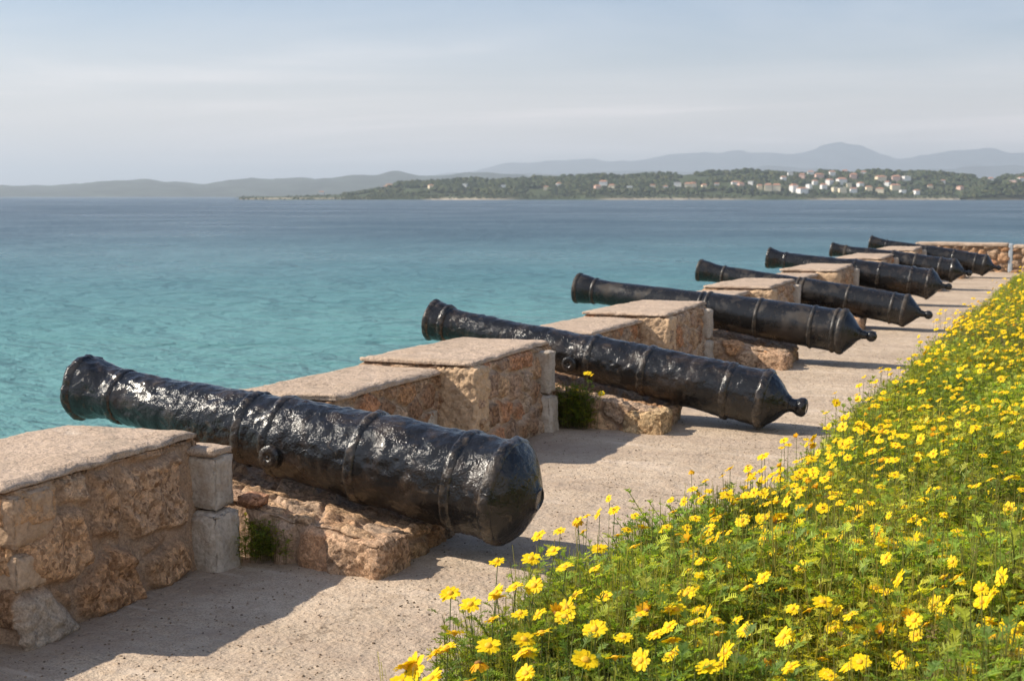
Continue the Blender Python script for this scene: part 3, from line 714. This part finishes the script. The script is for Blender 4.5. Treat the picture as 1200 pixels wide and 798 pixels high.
VAR = []
rv = np.random.default_rng(21)
tl0 = SUN_DIR * .62 + np.array([.05, -.1, .62])
for k in range(14):
    kind = 'open' if k < 10 else ('wilted' if k < 12 else 'half')
    VAR.append((kind, daisy_parts(kind, rv, .36, tl0 if kind != 'wilted' else (0.0, -.2, 1))))
VM = []
for kind, d in VAR:
    pm = M_PET if kind == 'open' else M_PETO
    VM.append((kind, mesh_np('petals', d['pet'][0], d['pet'][1], mat=pm, link=False), mesh_np('flower_centre', d['cen'][0], d['cen'][1], d['cen'][2], mat=M_CEN if kind == 'open' else M_CENB, link=False),
               mesh_np('stem', d['stem'][0], d['stem'][1], mat=M_STEM, link=False)))
WHITE = mesh_np('petals', VAR[0][1]['pet'][0], VAR[0][1]['pet'][1], mat=M_PETW, link=False)
DL = {'open': ('open yellow daisy lit by the sun among feathery green leaves', 'open yellow daisies near the front of the bed'),
      'wilted': ('wilted orange daisy with drooping petals among the yellow ones', 'wilted orange daisies in the bed'),
      'half': ('half closed orange-yellow daisy with upright petals among open ones', 'half closed daisies in the bed')}

def put_daisy(v, loc, rz, sc, sz, label=None, group=None, petals=None):
    kind, pm, cm, sm = VM[v]
    e = empty('daisy', loc, (0, 0, rz)); e.scale = (sc, sc, sz)
    tag(e, label or DL[kind][0], 'flower', group if label else DL[kind][1])
    for nm, me in (('petals', petals or pm), ('flower_centre', cm), ('stem', sm)):
        o = bpy.data.objects.new(nm, me); COL.objects.link(o); o.parent = e

# heads seen in the photograph along the near edge of the bed: real points at flower height
HEADS = [(665,147),(500,203),(580,187),(480,265),(535,250),(700,235),(585,300),(732,312),(350,300),(195,408),(410,370),(460,375),(400,425),(290,420),(340,395),(630,410),(712,405),(545,470),(590,490),(500,478),(700,515),(330,560),(345,495),(430,485),(180,580),(150,600),(65,630),(75,665),(20,690),(110,690),(480,625),(400,600),(430,680),(460,690),(340,660),(635,650),(800,570),(915,550),(965,605),(1030,580),(830,640),(870,640),(895,180),(945,172),(1125,145),(1075,240),(1145,275),(860,232),(950,440),(1045,395),(1100,390),(905,480),(855,468),(1060,490),(1100,665),(1170,610),(1190,550),(960,460),(265,540),(395,550),(250,690),(520,540),(570,455)]
rf = np.random.default_rng(5)
F = []      # x, y, head height, size, variant
for k, (zx, zy) in enumerate(HEADS):
    px, py = 460 + zx / 3, 560 + zy / 3
    hz = .40 if py > 640 else .36
    w = on_z(px, py, hz); F.append((w[0], w[1], hz, rf.uniform(.82, 1.15), int(rf.integers(0, 10)) if k % 17 else int(rf.integers(10, 14))))
def bed_right(y): return -.10 - (y - 3.4) * .072 + .35
def dens(x, y):
    p = np.stack([x * 1.5, y * 1.1, 0 * x], 1); return np.clip(.50 + .60 * fbm(p, 3, 530), .18, 1.1)
cx = rf.uniform(-1.95, 1.3, 12200); cy = 2.2 + rf.random(12200) ** 1.35 * 27
e_ = bed_edge(cy); ok = (cx > e_ + .02) & (cx < bed_right(cy) + .7) & (rf.random(12200) < .85 * dens(cx, cy) * np.interp(cx - e_, [0, .35, 1], [1.0, 1.0, .9]) * np.interp(cy, [2, 4.5, 6, 9, 14, 20, 30], [1.75, 1.6, 1.2, .66, .5, .22, .1]))
cl = []
for x, y in zip(cx[ok], cy[ok]):
    pxl, pyl = to_px((x, y, .36))
    if pyl > 635 and pxl < 780 : continue                          # that corner is set by hand
    for _ in range(1 if rf.random() < .6 else 2): cl.append((x + rf.normal(0, .03), y + rf.normal(0, .05)))
for x, y in cl:
    hz = float(np.clip(rf.normal(.375, .045), .25, .48)) * float(np.interp(y, [4, 12, 25], [1, .95, .7]))
    k = rf.random(); v = int(rf.integers(0, 10)) if k < .95 else int(rf.integers(10, 12)) if k < .975 else int(rf.integers(12, 14))
    F.append((x, y, hz, rf.uniform(.50, .88), v))
def inview(f):
    p = to_px((f[0], f[1], f[2])); return not (870 < p[0] < 965 and 430 < p[1] < 512) and -10 < p[0] < 1212 and -10 < p[1] < 812 and f[1] > 0
FV = sorted([f for f in F if inview(f)], key=lambda f: f[1] * .91 - f[0] * .41)
FO = [f for f in F if not inview(f) and not (860 < to_px(f[:3])[0] < 970)]
near, rest = FV[:286], FV[286:] + FO
print('FLOWERS', len(FV), len(FO), near[-1][1])
for f in near:
    z0 = float(soil_z(np.array([f[0]]), np.array([f[1]]))[0]) - .01
    put_daisy(f[4], (f[0], f[1], z0), rf.normal(0, .6), f[3], (f[2] - z0) / .36 if (f[2] - z0) / .36 > .6 else .6)
w = on_z(952, 662, .3); put_daisy(0, (w[0], w[1], .03), .2, 1.0, .78, 'single white-petalled daisy low among the yellow ones', None, WHITE)
# daisies on the wall by the second plinth
WD = [(688, 436, 'yellow daisy highest on its stem in front of the second barrel'), (694, 439, 'small yellow daisy half closed against the second barrel'), (678, 457, 'yellow daisy growing at the wall corner beside the quoin stones'), (701, 461, 'yellow daisy hanging over the top of the second plinth')]
for k, (px, py, lab) in enumerate(WD):
    Yp = 8.30 + .02 * k; r = ray(px, py); P = CAMPOS + r * (Yp / r[1])
    put_daisy(k, (P[0] - .01, P[1], P[2] - .30), .3 * k, .85 if k != 1 else .5, .83, lab)

def bake(flowers):
    PV, PQ, PC = [], [], []; off = 0; MI = []; TT = []; 
    for x, y, hz, sc, v in flowers:
        kind, d = VAR[v]; z0 = .0; a = rf.normal(0, .4); ca, sa = math.cos(a), math.sin(a)
        sz = hz / .36
        for part, mi in (('pet', 0 if kind == 'open' else 1), ('cen', 2), ('stem', 3)):
            g = d[part]; W = g[0]
            if part == 'stem':
                if y > 16: continue
            W = np.stack([(W[:, 0] * ca - W[:, 1] * sa) * sc + x, (W[:, 0] * sa + W[:, 1] * ca) * sc + y, (W[:, 2] - .36) * (sc if part != 'stem' else sz) + hz], 1)
            PV.append(W); PQ.append(g[1] + off); MI.append(np.full(len(g[1]), mi)); off += len(W)
    return np.concatenate(PV), np.concatenate(PQ), np.concatenate(MI)
bv, bq, bm = bake(rest)
fd = mesh_np('daisy_drift', bv, bq, mat=[M_PET, M_PETO, M_CEN, M_STEM], matidx=bm)
tag(fd, 'drift of small yellow daisies farther back along the terrace edge', 'flowers', kind='stuff')

# ------------------------------------------------------------------ foliage
GREENS = np.array([(.25, .33, .036), (.19, .28, .038), (.34, .37, .04), (.13, .20, .034), (.38, .39, .06), (.22, .30, .05)])
def sprig(r, leaves, pairs, hgt, wide, stalks=2):
    V, Q, C = [], [], []
    lean = r.normal(0, .22, 2)
    def quad(a, b, wv, c):
        k = len(V); V.extend([a - wv * .5, a + wv * .5, b + wv * .3, b - wv * .3]); Q.append((k, k + 1, k + 2, k + 3)); C.extend([c] * 4)
    def ctr(t): return np.array([lean[0] * t * t * hgt, lean[1] * t * t * hgt, t * hgt])
    for s in range(4):
        for wv in (np.array([.004, 0, 0]), np.array([0, .004, 0])): quad(ctr(s / 4), ctr((s + 1) / 4), wv, np.array((.14, .16, .05)))
    for st_ in range(stalks):
        a = r.uniform(0, 2 * PI); b0 = np.array([r.normal(0, .03), r.normal(0, .03), 0]); tp = b0 + np.array([math.cos(a) * .05, math.sin(a) * .05, hgt * r.uniform(.9, 1.2)])
        quad(b0, tp, np.array([math.sin(a), -math.cos(a), 0]) * .0032, np.array((.28, .27, .09)) * r.uniform(.7, 1.2))
    for l in range(leaves):
        t = .12 + .88 * (l + r.random()) / leaves; a = l * 2.4 + r.normal(0, .4); el = r.uniform(.1, .95)
        base = ctr(t); dr = np.array([math.cos(a) * math.cos(el), math.sin(a) * math.cos(el), math.sin(el)]); ln = r.uniform(.045, .095) * (1.15 - .45 * t)
        side = np.cross(dr, (0, 0, 1)); side /= np.linalg.norm(side); nrm = np.cross(side, dr)
        c = GREENS[r.integers(len(GREENS))] * r.uniform(.95, 1.5)
        if r.random() < .05: c = np.array((.30, .24, .12))
        tip = base + dr * ln - np.array([0, 0, .25 * ln]); mid = (base + tip) / 2 + np.array([0, 0, .12 * ln])
        quad(base, mid, side * .0045, c); quad(mid, tip, side * .0045, c)
        for p in range(pairs):
            s = .25 + .75 * (p + .5) / pairs; q = base * (1 - s) ** 2 + 2 * mid * s * (1 - s) + tip * s * s
            for sg in (-1, 1):
                d2 = side * sg + dr * .8 + nrm * r.normal(.15, .3); d2 /= np.linalg.norm(d2)
                e = q + d2 * ln * r.uniform(.22, .4) * (1.2 - .6 * s)
                wv = np.cross(d2, nrm + r.normal(0, .2, 3)); wv /= np.linalg.norm(wv)
                quad(q, e, wv * wide, c * r.uniform(.85, 1.2))
    return np.array(V), np.array(Q), np.array(C)

def scatter_sprigs(name, pts, scl, temps, r, label, stretch=None):
    VV, QQ, CC = [], [], []; off = 0
    which = r.integers(0, len(temps), len(pts))
    for k, (tv, tq, tc) in enumerate(temps):
        idx = np.where(which == k)[0]
        if not len(idx): continue
        a = r.uniform(0, 2 * PI, len(idx)); s = scl[idx]
        ca, sa = np.cos(a)[:, None], np.sin(a)[:, None]
        X = (tv[None, :, 0] * ca - tv[None, :, 1] * sa) * s[:, None] + pts[idx, 0:1]
        Yv = (tv[None, :, 0] * sa + tv[None, :, 1] * ca) * s[:, None] + pts[idx, 1:2]
        Z = tv[None, :, 2] * s[:, None] + pts[idx, 2:3]
        VV.append(np.stack([X, Yv, Z], 2).reshape(-1, 3))
        QQ.append((tq[None] + (np.arange(len(idx)) * len(tv))[:, None, None] + off).reshape(-1, 4)); off += len(idx) * len(tv)
        tone = (1 + .30 * fbm(np.stack([pts[idx, 0] * 2.2, pts[idx, 1] * 2.2, 0 * idx], 1), 2, 540))[:, None, None]
        hue = np.array([1.0, 1.0, 1.0]) + np.outer(fbm(np.stack([pts[idx, 0] * 1.3 + 9, pts[idx, 1] * 1.3, 0 * idx], 1), 2, 541), (.12, .03, -.05))
        CC.append((tc[None] * tone * hue[:, None, :] * r.uniform(.85, 1.15, (len(idx), 1, 1))).reshape(-1, 3))
    o = mesh_np(name, np.concatenate(VV), np.concatenate(QQ), mat=M_LEAF, col=np.clip(np.concatenate(CC), .01, .8), smooth=False)
    tag(o, label, 'foliage', kind='stuff'); return o

rs = np.random.default_rng(77)
T_near = [sprig(rs, 14, 6, .30, .0045) for _ in range(10)]
T_mid = [sprig(rs, 12, 4, .29, .0068) for _ in range(8)]
T_far = [sprig(rs, 9, 3, .27, .013) for _ in range(6)]
T_dark = [(v_, q_, c_ * .42) for v_, q_, c_ in T_near]
def bed_points(n, y0, y1, r, power=1.0):
    y = y0 + (y1 - y0) * r.random(n) ** power; n2_ = int(n * 1.5); y = y0 + (y1 - y0) * r.random(n2_) ** power; x = r.uniform(-2.05, 1.7, n2_); e = bed_edge(y)
    k = (x > e - .03) & (x < bed_right(y) + 1.0)
    x, y = x[k], y[k]; return np.stack([x, y, soil_z(x, y) - .01], 1), x - bed_edge(y)
for nm, n, y0, y1, T, lab in (('flower_foliage', 8200, 2.0, 6.0, T_near, 'feathery green daisy foliage filling the near end of the bed'),
                             ('flower_foliage', 7000, 6.0, 12.0, T_mid, 'yellow-green daisy foliage along the middle of the bed'),
                             ('flower_foliage', 7000, 12.0, 29.3, T_far, 'olive green daisy foliage along the far end of the terrace')):
    P, de = bed_points(n, y0, y1, rs)
    if y0 < 3:                                                   # the plants that carry the heads along the edge
        hd = np.array([(f[0], f[1]) for f in F[:len(HEADS)]]).repeat(11, 0); hd = hd + rs.normal(0, .065, hd.shape) + (.02, 0)
        P = np.concatenate([P, np.stack([hd[:, 0], hd[:, 1], np.maximum(soil_z(hd[:, 0], hd[:, 1]), 0)], 1)]); de = np.concatenate([de, rs.uniform(.03, .28, len(hd))])
    sc = np.interp(de, [-.03, .12, .4], [.72, .86, .95]) * np.interp(P[:, 1], [4.6, 5.2], [1.0, .92]) * rs.uniform(.7, 1.15, len(P)) * np.interp(P[:, 1], [5, 14, 28], [1, .9, .72]) * np.clip(1 + .34 * fbm(P * (3.2, 3.2, 0), 3, 545), .5, 1.35)
    scatter_sprigs(nm, P, sc, T, rs, lab)

# small green plants at the wall foot
for k, (x, y, n, h, lab) in enumerate([(-3.36, 4.66, 60, .62, 'dark green plant growing in the gap beside the foremost grey quoin stones'), (-3.37, 8.34, 80, 1.0, 'bushy green plant growing up the gap beside the daisies on the wall')]):
    P = np.stack([x + rs.normal(0, .055, n), y + rs.normal(0, .035, n), np.zeros(n)], 1)
    o = scatter_sprigs('wall_plant', to_local(P, (x, y, 0)), np.full(n, h) * rs.uniform(.5, 1, n), T_dark, rs, lab)
    o.location = (x, y, .02); o['kind'] = 'thing'; o['category'] = 'plant'

# ------------------------------------------------------------------ sea, far land, houses
sea = mesh_np('sea', [(-40000, -30000, SEA_Z), (40000, -30000, SEA_Z), (40000, 40000, SEA_Z), (-40000, 40000, SEA_Z)], [(0, 1, 2, 3)], mat=mat_sea(), smooth=False)
tag(sea, kind='structure')

M_HILL = mat_tint('hill_ground', .95, .012, .35)
def land(name, pts, depth, back, front, seed, col, nrow=18, step=3, rough=1.0, xs=None, shore=None):
    pts = np.array(pts, float); px = np.arange(pts[0, 0], pts[-1, 0] + step, step)
    top = np.interp(px, pts[:, 0], pts[:, 1])
    ts = np.concatenate([np.linspace(-1, 0, nrow), np.linspace(0, 1, 6)[1:]])
    V = []; C = []
    for t in ts:
        dep = depth * (1 + (front if t < 0 else back) * t)
        for x, y in zip(px, top):
            Pt = on_depth(x, y, depth); P0 = on_depth(x, HY, dep)
            h = Pt[2] - SEA_Z
            pf = (1 + t) ** .75 if t < 0 else (1 - t) ** 1.2
            V.append((P0[0], P0[1], SEA_Z - .5 + h * pf))
    V = np.array(V); n = len(px)
    am = (V[:, 2] - SEA_Z) * .16 * rough
    V[:, 2] += am * fbm(np.stack([V[:, 0] / depth * 40, V[:, 1] / depth * 40, 0 * am], 1), 4, seed)
    i, j = np.meshgrid(np.arange(len(ts) - 1), np.arange(n - 1), indexing='ij'); k = (i * n + j).ravel()
    c = np.array(col) * (1 + .35 * fbm(V / depth * 90, 3, seed + 3))[:, None]
    if shore is not None:
        s = sstep(shore[1], 0, V[:, 2] - SEA_Z) * (.5 + .5 * np.tanh(4 * fbm(V / depth * 30, 2, seed + 6) + shore[2]))
        c = c * (1 - s[:, None]) + np.array(shore[0]) * s[:, None]
    o = mesh_np(name, V, np.stack([k, k + 1, k + n + 1, k + n], 1), mat=M_HILL, col=np.clip(c, .01, .9)); tag(o, kind='structure')
    return o, V.reshape(len(ts), n, 3), px
D1 = 2200.
L1 = [(280, 230.5), (330, 230), (390, 228.5), (425, 225.5), (455, 220.5), (475, 215.5), (520, 211.5), (570, 211), (620, 210), (660, 207), (700, 206.5), (760, 207.5), (830, 205), (880, 201), (910, 200), (945, 203), (980, 202), (1030, 202), (1080, 204), (1120, 207), (1165, 210), (1190, 209), (1215, 206), (1300, 206)]
hill1, G1, PX1 = land('hills', L1, D1, .12, .14, 810, (.060, .075, .035), nrow=26, step=2.5, rough=.7, shore=((.50, .41, .31), 4.5, -.1))
headl, G2, PX2 = land('headland', [(1128, 229), (1145, 223), (1160, 217), (1178, 214.5), (1200, 216), (1230, 214), (1300, 216)], 1900., .05, .04, 830, (.035, .042, .022), step=2, rough=.9, shore=((.4, .3, .22), 3.0, .2))
land('hills', [(-60, 219), (0, 217), (60, 216.5), (110, 213), (150, 210.5), (205, 212), (240, 215), (265, 213), (310, 210), (360, 208.5), (400, 207), (440, 205.5), (480, 205), (520, 206), (560, 203), (600, 205), (640, 204), (700, 207), (760, 204), (830, 206), (900, 208), (1000, 210), (1300, 212)], 6000., .15, .2, 850, (.06, .072, .06), step=5)
land('mountains', [(440, 215), (520, 204), (560, 197), (590, 193), (640, 186.5), (675, 188), (700, 187.5), (760, 183), (820, 179), (860, 178), (915, 179), (940, 176), (962, 171), (985, 169), (1005, 174), (1025, 181), (1050, 184.5), (1080, 182), (1110, 179.5), (1150, 177.5), (1200, 178), (1320, 182)], 14000., .12, .12, 870, (.055, .065, .07), step=5, rough=.5)
land('mountains', [(300, 222), (400, 212), (520, 207), (620, 203), (720, 200), (800, 201), (900, 196), (1000, 199), (1100, 195), (1300, 198)], 10000., .12, .12, 880, (.06, .07, .07), step=6, rough=.6)

def place_on_hill(px, py):
    j = int(np.clip(np.searchsorted(PX1, px), 1, len(PX1) - 1)); best = None
    for t in range(1, 26):
        P = G1[t, j]; y = to_px(P)[1]
        if best is None or abs(y - py) < best[0]: best = (abs(y - py), P)
    r_ = ray(px, py); P = best[1].copy(); d = np.dot(RC.T @ (P - CAMPOS), (0, 0, -1)); W = on_depth(px, py, d); W[2] = P[2]; return W
HS = [(794,220,9,5,'white'),(806,221,8,5,'cream'),(812,221,7,5,'cream'),(862,218,10,4,'white'),(868,220,7,4,'pink'),(880,217,6,4,'white'),(900,224,9,6,'cream'),(910,224,10,6,'cream'),(930,225,9,7,'white'),(940,226,12,5,'white'),(948,222,5,6,'white'),(950,206,8,4,'white'),(960,209,10,4,'pink'),(972,217,8,5,'white'),(986,216,11,6,'white'),(987,226,9,5,'cream'),(990,205,7,4,'white'),(1000,211,8,5,'pink'),(1032,212,12,5,'cream'),(1050,213,10,5,'pink'),(1062,213,9,5,'white'),(1049,222,11,5,'cream'),(1031,226,10,4,'cream'),(1074,228,6,4,'white'),(1161,214,6,4,'white'),(1187,217,8,5,'pink'),(1197,213,8,4,'white'),(707,219,10,5,'white'),(717,222,8,4,'cream'),(700,222,7,4,'pink'),(738,221,7,3,'white'),(765,221,7,3,'cream'),(780,222,6,3,'white'),(655,219,6,3,'white'),(640,222,6,3,'cream'),(590,220,6,3,'white'),(456,220,8,3,'cream'),(452,222,6,3,'white'),(377,226,6,3,'white'),(505,221,6,3,'cream'),(545,219,5,3,'white'),(825,222,6,4,'cream'),(840,219,6,3,'white'),(890,222,6,4,'cream'),(918,212,6,4,'white'),(926,207,6,4,'white'),(940,209,7,4,'pink'),(955,217,6,4,'white'),(965,222,7,5,'white'),(975,207,7,4,'white'),(978,225,6,4,'cream'),(1008,219,7,4,'white'),(1012,206,7,4,'white'),(1018,224,7,4,'cream'),(1040,218,6,4,'white'),(1058,226,7,3,'white'),(1090,222,6,3,'cream'),(1105,216,5,3,'white'),(1125,222,6,3,'pink'),(1000,226,8,4,'white'),(995,220,6,4,'cream')]
rh = np.random.default_rng(12)
n = 17000
ii = rh.integers(0, len(PX1), n); jj = rh.integers(0, 28, n)
q = fbm(np.stack([PX1[ii] * .04, jj * .25, 0 * ii], 1), 3, 890)
k = q > -.42; ii, jj = ii[k], jj[k]
Pt = G1[np.clip(jj, 1, 27), ii] + np.stack([rh.normal(0, 3, len(ii)), rh.normal(0, 6, len(ii)), 0 * ii], 1)
rad_ = rh.uniform(1.7, 5.0, len(ii)) * np.clip((Pt[:, 2] - SEA_Z) / 12, .3, 1)
fwd = RC[:, :] @ np.array([0, 0, -1.0]); rgt = RC @ np.array([1.0, 0, 0])
keep = (PX1[ii] > 400) | (rh.random(len(Pt)) < .12)
for px, py, w_, h_, wc in HS:
    H_ = place_on_hill(px, py); dl = Pt - H_; a_ = dl @ fwd; b_ = dl @ rgt
    keep &= ~((np.abs(b_) < w_ * .47 * 1.42 + 2.0) & (a_ < 9) & (a_ > -22))
Pt, rad_, ii = Pt[keep], rad_[keep], ii[keep]
i2 = rh.integers(0, len(PX2), 900); j2 = rh.integers(3, 19, 900)
P2 = G2[j2, i2] + np.stack([rh.normal(0, 3, 900), rh.normal(0, 5, 900), np.zeros(900)], 1)
Pt = np.concatenate([Pt, P2]); rad_ = np.concatenate([rad_, rh.uniform(1.6, 3.6, 900)]); ii = np.concatenate([ii, i2])
V, T = blobs(Pt + np.array([0, 0, 1]) * rad_[:, None] * .45, rad_, (1.1, 1.1, .9), .3, rh)
tc = (np.array([(.045, .060, .026), (.06, .072, .03), (.035, .05, .025), (.075, .08, .035)])[rh.integers(0, 4, len(ii))]).repeat(12, 0)
wd = mesh_np('woods', V, tris=T, mat=mat_tint('far_tree', .9, .2), col=tc, smooth=False)
tag(wd, 'dark green woods covering the hills of the far shore', 'woods', kind='stuff')

M_HW = {k: mat_plain('house_wall_' + k, c, .85, .08, 3) for k, c in (('white', (.84, .82, .78)), ('cream', (.80, .68, .48)), ('pink', (.70, .47, .38)))}
M_HR = {k: mat_plain('roof_' + k, c, .85, .2, 3) for k, c in (('terracotta', (.42, .20, .12)), ('grey', (.4, .38, .36)))}
HV = np.array([(-1, -1, -1), (1, -1, -1), (1, 1, -1), (-1, 1, -1), (-1, -1, 1), (1, -1, 1), (1, 1, 1), (-1, 1, 1)], float)
HL = {('white', 'terracotta'): 'white house with terracotta roof on the far wooded shore', ('white', 'grey'): 'white flat-topped house with grey roof on the far wooded shore', ('cream', 'terracotta'): 'cream house with terracotta roof on the far wooded shore', ('cream', 'grey'): 'cream house with grey roof on the far wooded shore', ('pink', 'terracotta'): 'pinkish house with terracotta roof on the far wooded shore', ('pink', 'grey'): 'pinkish house with grey roof on the far wooded shore'}
for k, (px, py, w_, h_, wc) in enumerate(HS):
    P = place_on_hill(px, py); d = np.dot(RC.T @ (P - CAMPOS), (0, 0, -1)); m = d / F_PX
    hw, hh = w_ * m * .47, h_ * m * .95; P[2] += 1.0; dp = max(4.0, hw * rh.uniform(.55, .8)); rc = 'terracotta' if k % 5 else 'grey'
    root = empty('house', tuple(P), (0, 0, .42 + rh.normal(0, .25)))
    tag(root, HL[(wc, rc)], 'house', HL[(wc, rc)].split(' on ')[0].replace('house', 'houses') + ' on the far shore')
    W = HV * (hw, dp, (hh + 3) / 2) + np.array([0, 0, (hh - 3) / 2])
    mesh_np('wall', W, [(0, 3, 2, 1), (0, 1, 5, 4), (1, 2, 6, 5), (2, 3, 7, 6), (3, 0, 4, 7), (4, 5, 6, 7)], mat=M_HW[wc], parent=root, smooth=False)
    rz = hh * (.32 if rc == 'terracotta' else .1); ov = .5
    RV = [(-hw - ov, -dp - ov, hh), (hw + ov, -dp - ov, hh), (hw + ov, dp + ov, hh), (-hw - ov, dp + ov, hh), (-hw * .6, 0, hh + rz), (hw * .6, 0, hh + rz)]
    mesh_np('roof', np.array(RV) + np.array([0, 0, .02]), [(0, 1, 5, 4), (2, 3, 4, 5), (0, 3, 2, 1)], [(1, 2, 5), (3, 0, 4)], mat=M_HR[rc], parent=root, smooth=False)

# ------------------------------------------------------------------ haze
hz = mesh_np('haze', HV * (20000, 20000, 260) + np.array([-3000, 9000, 248]), [(0, 3, 2, 1), (0, 1, 5, 4), (1, 2, 6, 5), (2, 3, 7, 6), (3, 0, 4, 7), (4, 5, 6, 7)], smooth=False)
hm = bpy.data.materials.new('haze_air'); hm.use_nodes = True; hn = hm.node_tree; hn.nodes.clear()
vo = hn.nodes.new('ShaderNodeVolumePrincipled'); vo.inputs['Density'].default_value = 1.3e-4; vo.inputs['Color'].default_value = (.80, .90, 1, 1); vo.inputs['Anisotropy'].default_value = .15
ou = hn.nodes.new('ShaderNodeOutputMaterial'); hn.links.new(vo.outputs[0], ou.inputs['Volume'])
hz.data.materials.append(hm); tag(hz, 'pale blue sea haze', 'haze', kind='stuff')

# ------------------------------------------------------------------ world, sun, camera
W = bpy.data.worlds.new('World'); S.world = W; W.use_nodes = True; nt = W.node_tree
bg = nt.nodes['Background']; bg.inputs['Strength'].default_value = .075
sk = nd(nt, 'ShaderNodeTexSky', sky_type='NISHITA', sun_disc=False, sun_elevation=SUN_EL, altitude=10, air_density=1.0, dust_density=1.0, ozone_density=2.5)
sk.sun_rotation = math.atan2(SUN_DIR[0], SUN_DIR[1])
tcw = nd(nt, 'ShaderNodeTexCoord'); sep = nd(nt, 'ShaderNodeSeparateXYZ'); nt.links.new(tcw.outputs['Generated'], sep.inputs[0])
zc = nd(nt, 'ShaderNodeMath', operation='ADD'); zc.inputs[1].default_value = .055; nt.links.new(sep.outputs['Z'], zc.inputs[0])
zm = nd(nt, 'ShaderNodeMath', operation='MAXIMUM'); zm.inputs[1].default_value = .02; nt.links.new(zc.outputs[0], zm.inputs[0])
dx = nd(nt, 'ShaderNodeMath', operation='DIVIDE'); dy = nd(nt, 'ShaderNodeMath', operation='DIVIDE')
nt.links.new(sep.outputs['X'], dx.inputs[0]); nt.links.new(sep.outputs['Y'], dy.inputs[0]); nt.links.new(zm.outputs[0], dx.inputs[1]); nt.links.new(zm.outputs[0], dy.inputs[1])
cmb = nd(nt, 'ShaderNodeCombineXYZ'); nt.links.new(dx.outputs[0], cmb.inputs[0]); nt.links.new(dy.outputs[0], cmb.inputs[1])
mpw = nd(nt, 'ShaderNodeMapping'); mpw.inputs['Rotation'].default_value = (0, 0, math.radians(-24)); mpw.inputs['Scale'].default_value = (.22, .34, 1); nt.links.new(cmb.outputs[0], mpw.inputs['Vector'])
cn = noise_node(nt, mpw.outputs['Vector'], 1.0, 9, .58, .5)
cn2 = noise_node(nt, mpw.outputs['Vector'], .35, 5, .5, .2)
ma = nd(nt, 'ShaderNodeMath', operation='MULTIPLY_ADD'); ma.inputs[1].default_value = .55; nt.links.new(cn2.outputs['Fac'], ma.inputs[0])
h2 = nd(nt, 'ShaderNodeMath', operation='MULTIPLY'); h2.inputs[1].default_value = .5; nt.links.new(cn.outputs['Fac'], h2.inputs[0]); nt.links.new(h2.outputs[0], ma.inputs[2])
cf = ramp(nt, ma.outputs[0], [(.48, .0), (.54, .18), (.59, .6), (.65, 1.0)])
low = ramp(nt, sep.outputs['Z'], [(.0, .85), (.05, .70), (.10, .34), (.16, .06), (.3, 0.0)])
base = mixc(nt, low.outputs['Color'], sk.outputs['Color'], (8.8, 7.7, 7.1))
cl_ = mixc(nt, cf.outputs['Color'], base, (10.4, 9.3, 8.7))
cl_ = mixc(nt, 1.0, cl_, ramp(nt, sep.outputs['Z'], [(.0, (1.0, 1.0, 1.0)), (.06, (.98, .99, 1.0)), (.15, (.84, .94, 1.04)), (.5, (.80, .92, 1.05))]).outputs['Color'], 'MULTIPLY')
nt.links.new(cl_, bg.inputs['Color'])

sl = bpy.data.lights.new('sun', 'SUN'); sl.energy = 4.2; sl.angle = math.radians(.6); sl.color = (1, .91, .77)
so = bpy.data.objects.new('sun', sl); COL.objects.link(so); so.rotation_euler = Vector(SUN_DIR).to_track_quat('Z', 'Y').to_euler(); so.location = (-20, -10, 30)

cam = bpy.data.cameras.new('camera'); co = bpy.data.objects.new('camera', cam); COL.objects.link(co)
M3 = Matrix([[RC[r][c] for c in range(3)] for r in range(3)])
co.matrix_world = Matrix.Translation((0, 0, CAM_H)) @ M3.to_4x4()
cam.sensor_width = 36; cam.lens = F_PX / 1200 * 36; cam.clip_start = .05; cam.clip_end = 90000
cam.dof.use_dof = True; cam.dof.focus_distance = 5.4; cam.dof.aperture_fstop = 6.3; cam.dof.aperture_blades = 0
S.camera = co
S.view_settings.view_transform = 'Standard'; S.view_settings.look = 'None'; S.view_settings.exposure = .72; S.view_settings.gamma = 1
S.view_settings.use_curve_mapping = False
S.cycles.use_denoising = True; S.cycles.use_adaptive_sampling = False
S.cycles.sample_clamp_direct = 7.0; S.cycles.sample_clamp_indirect = 6.0
S.cycles.max_bounces = 6; S.cycles.diffuse_bounces = 3; S.cycles.volume_bounces = 0
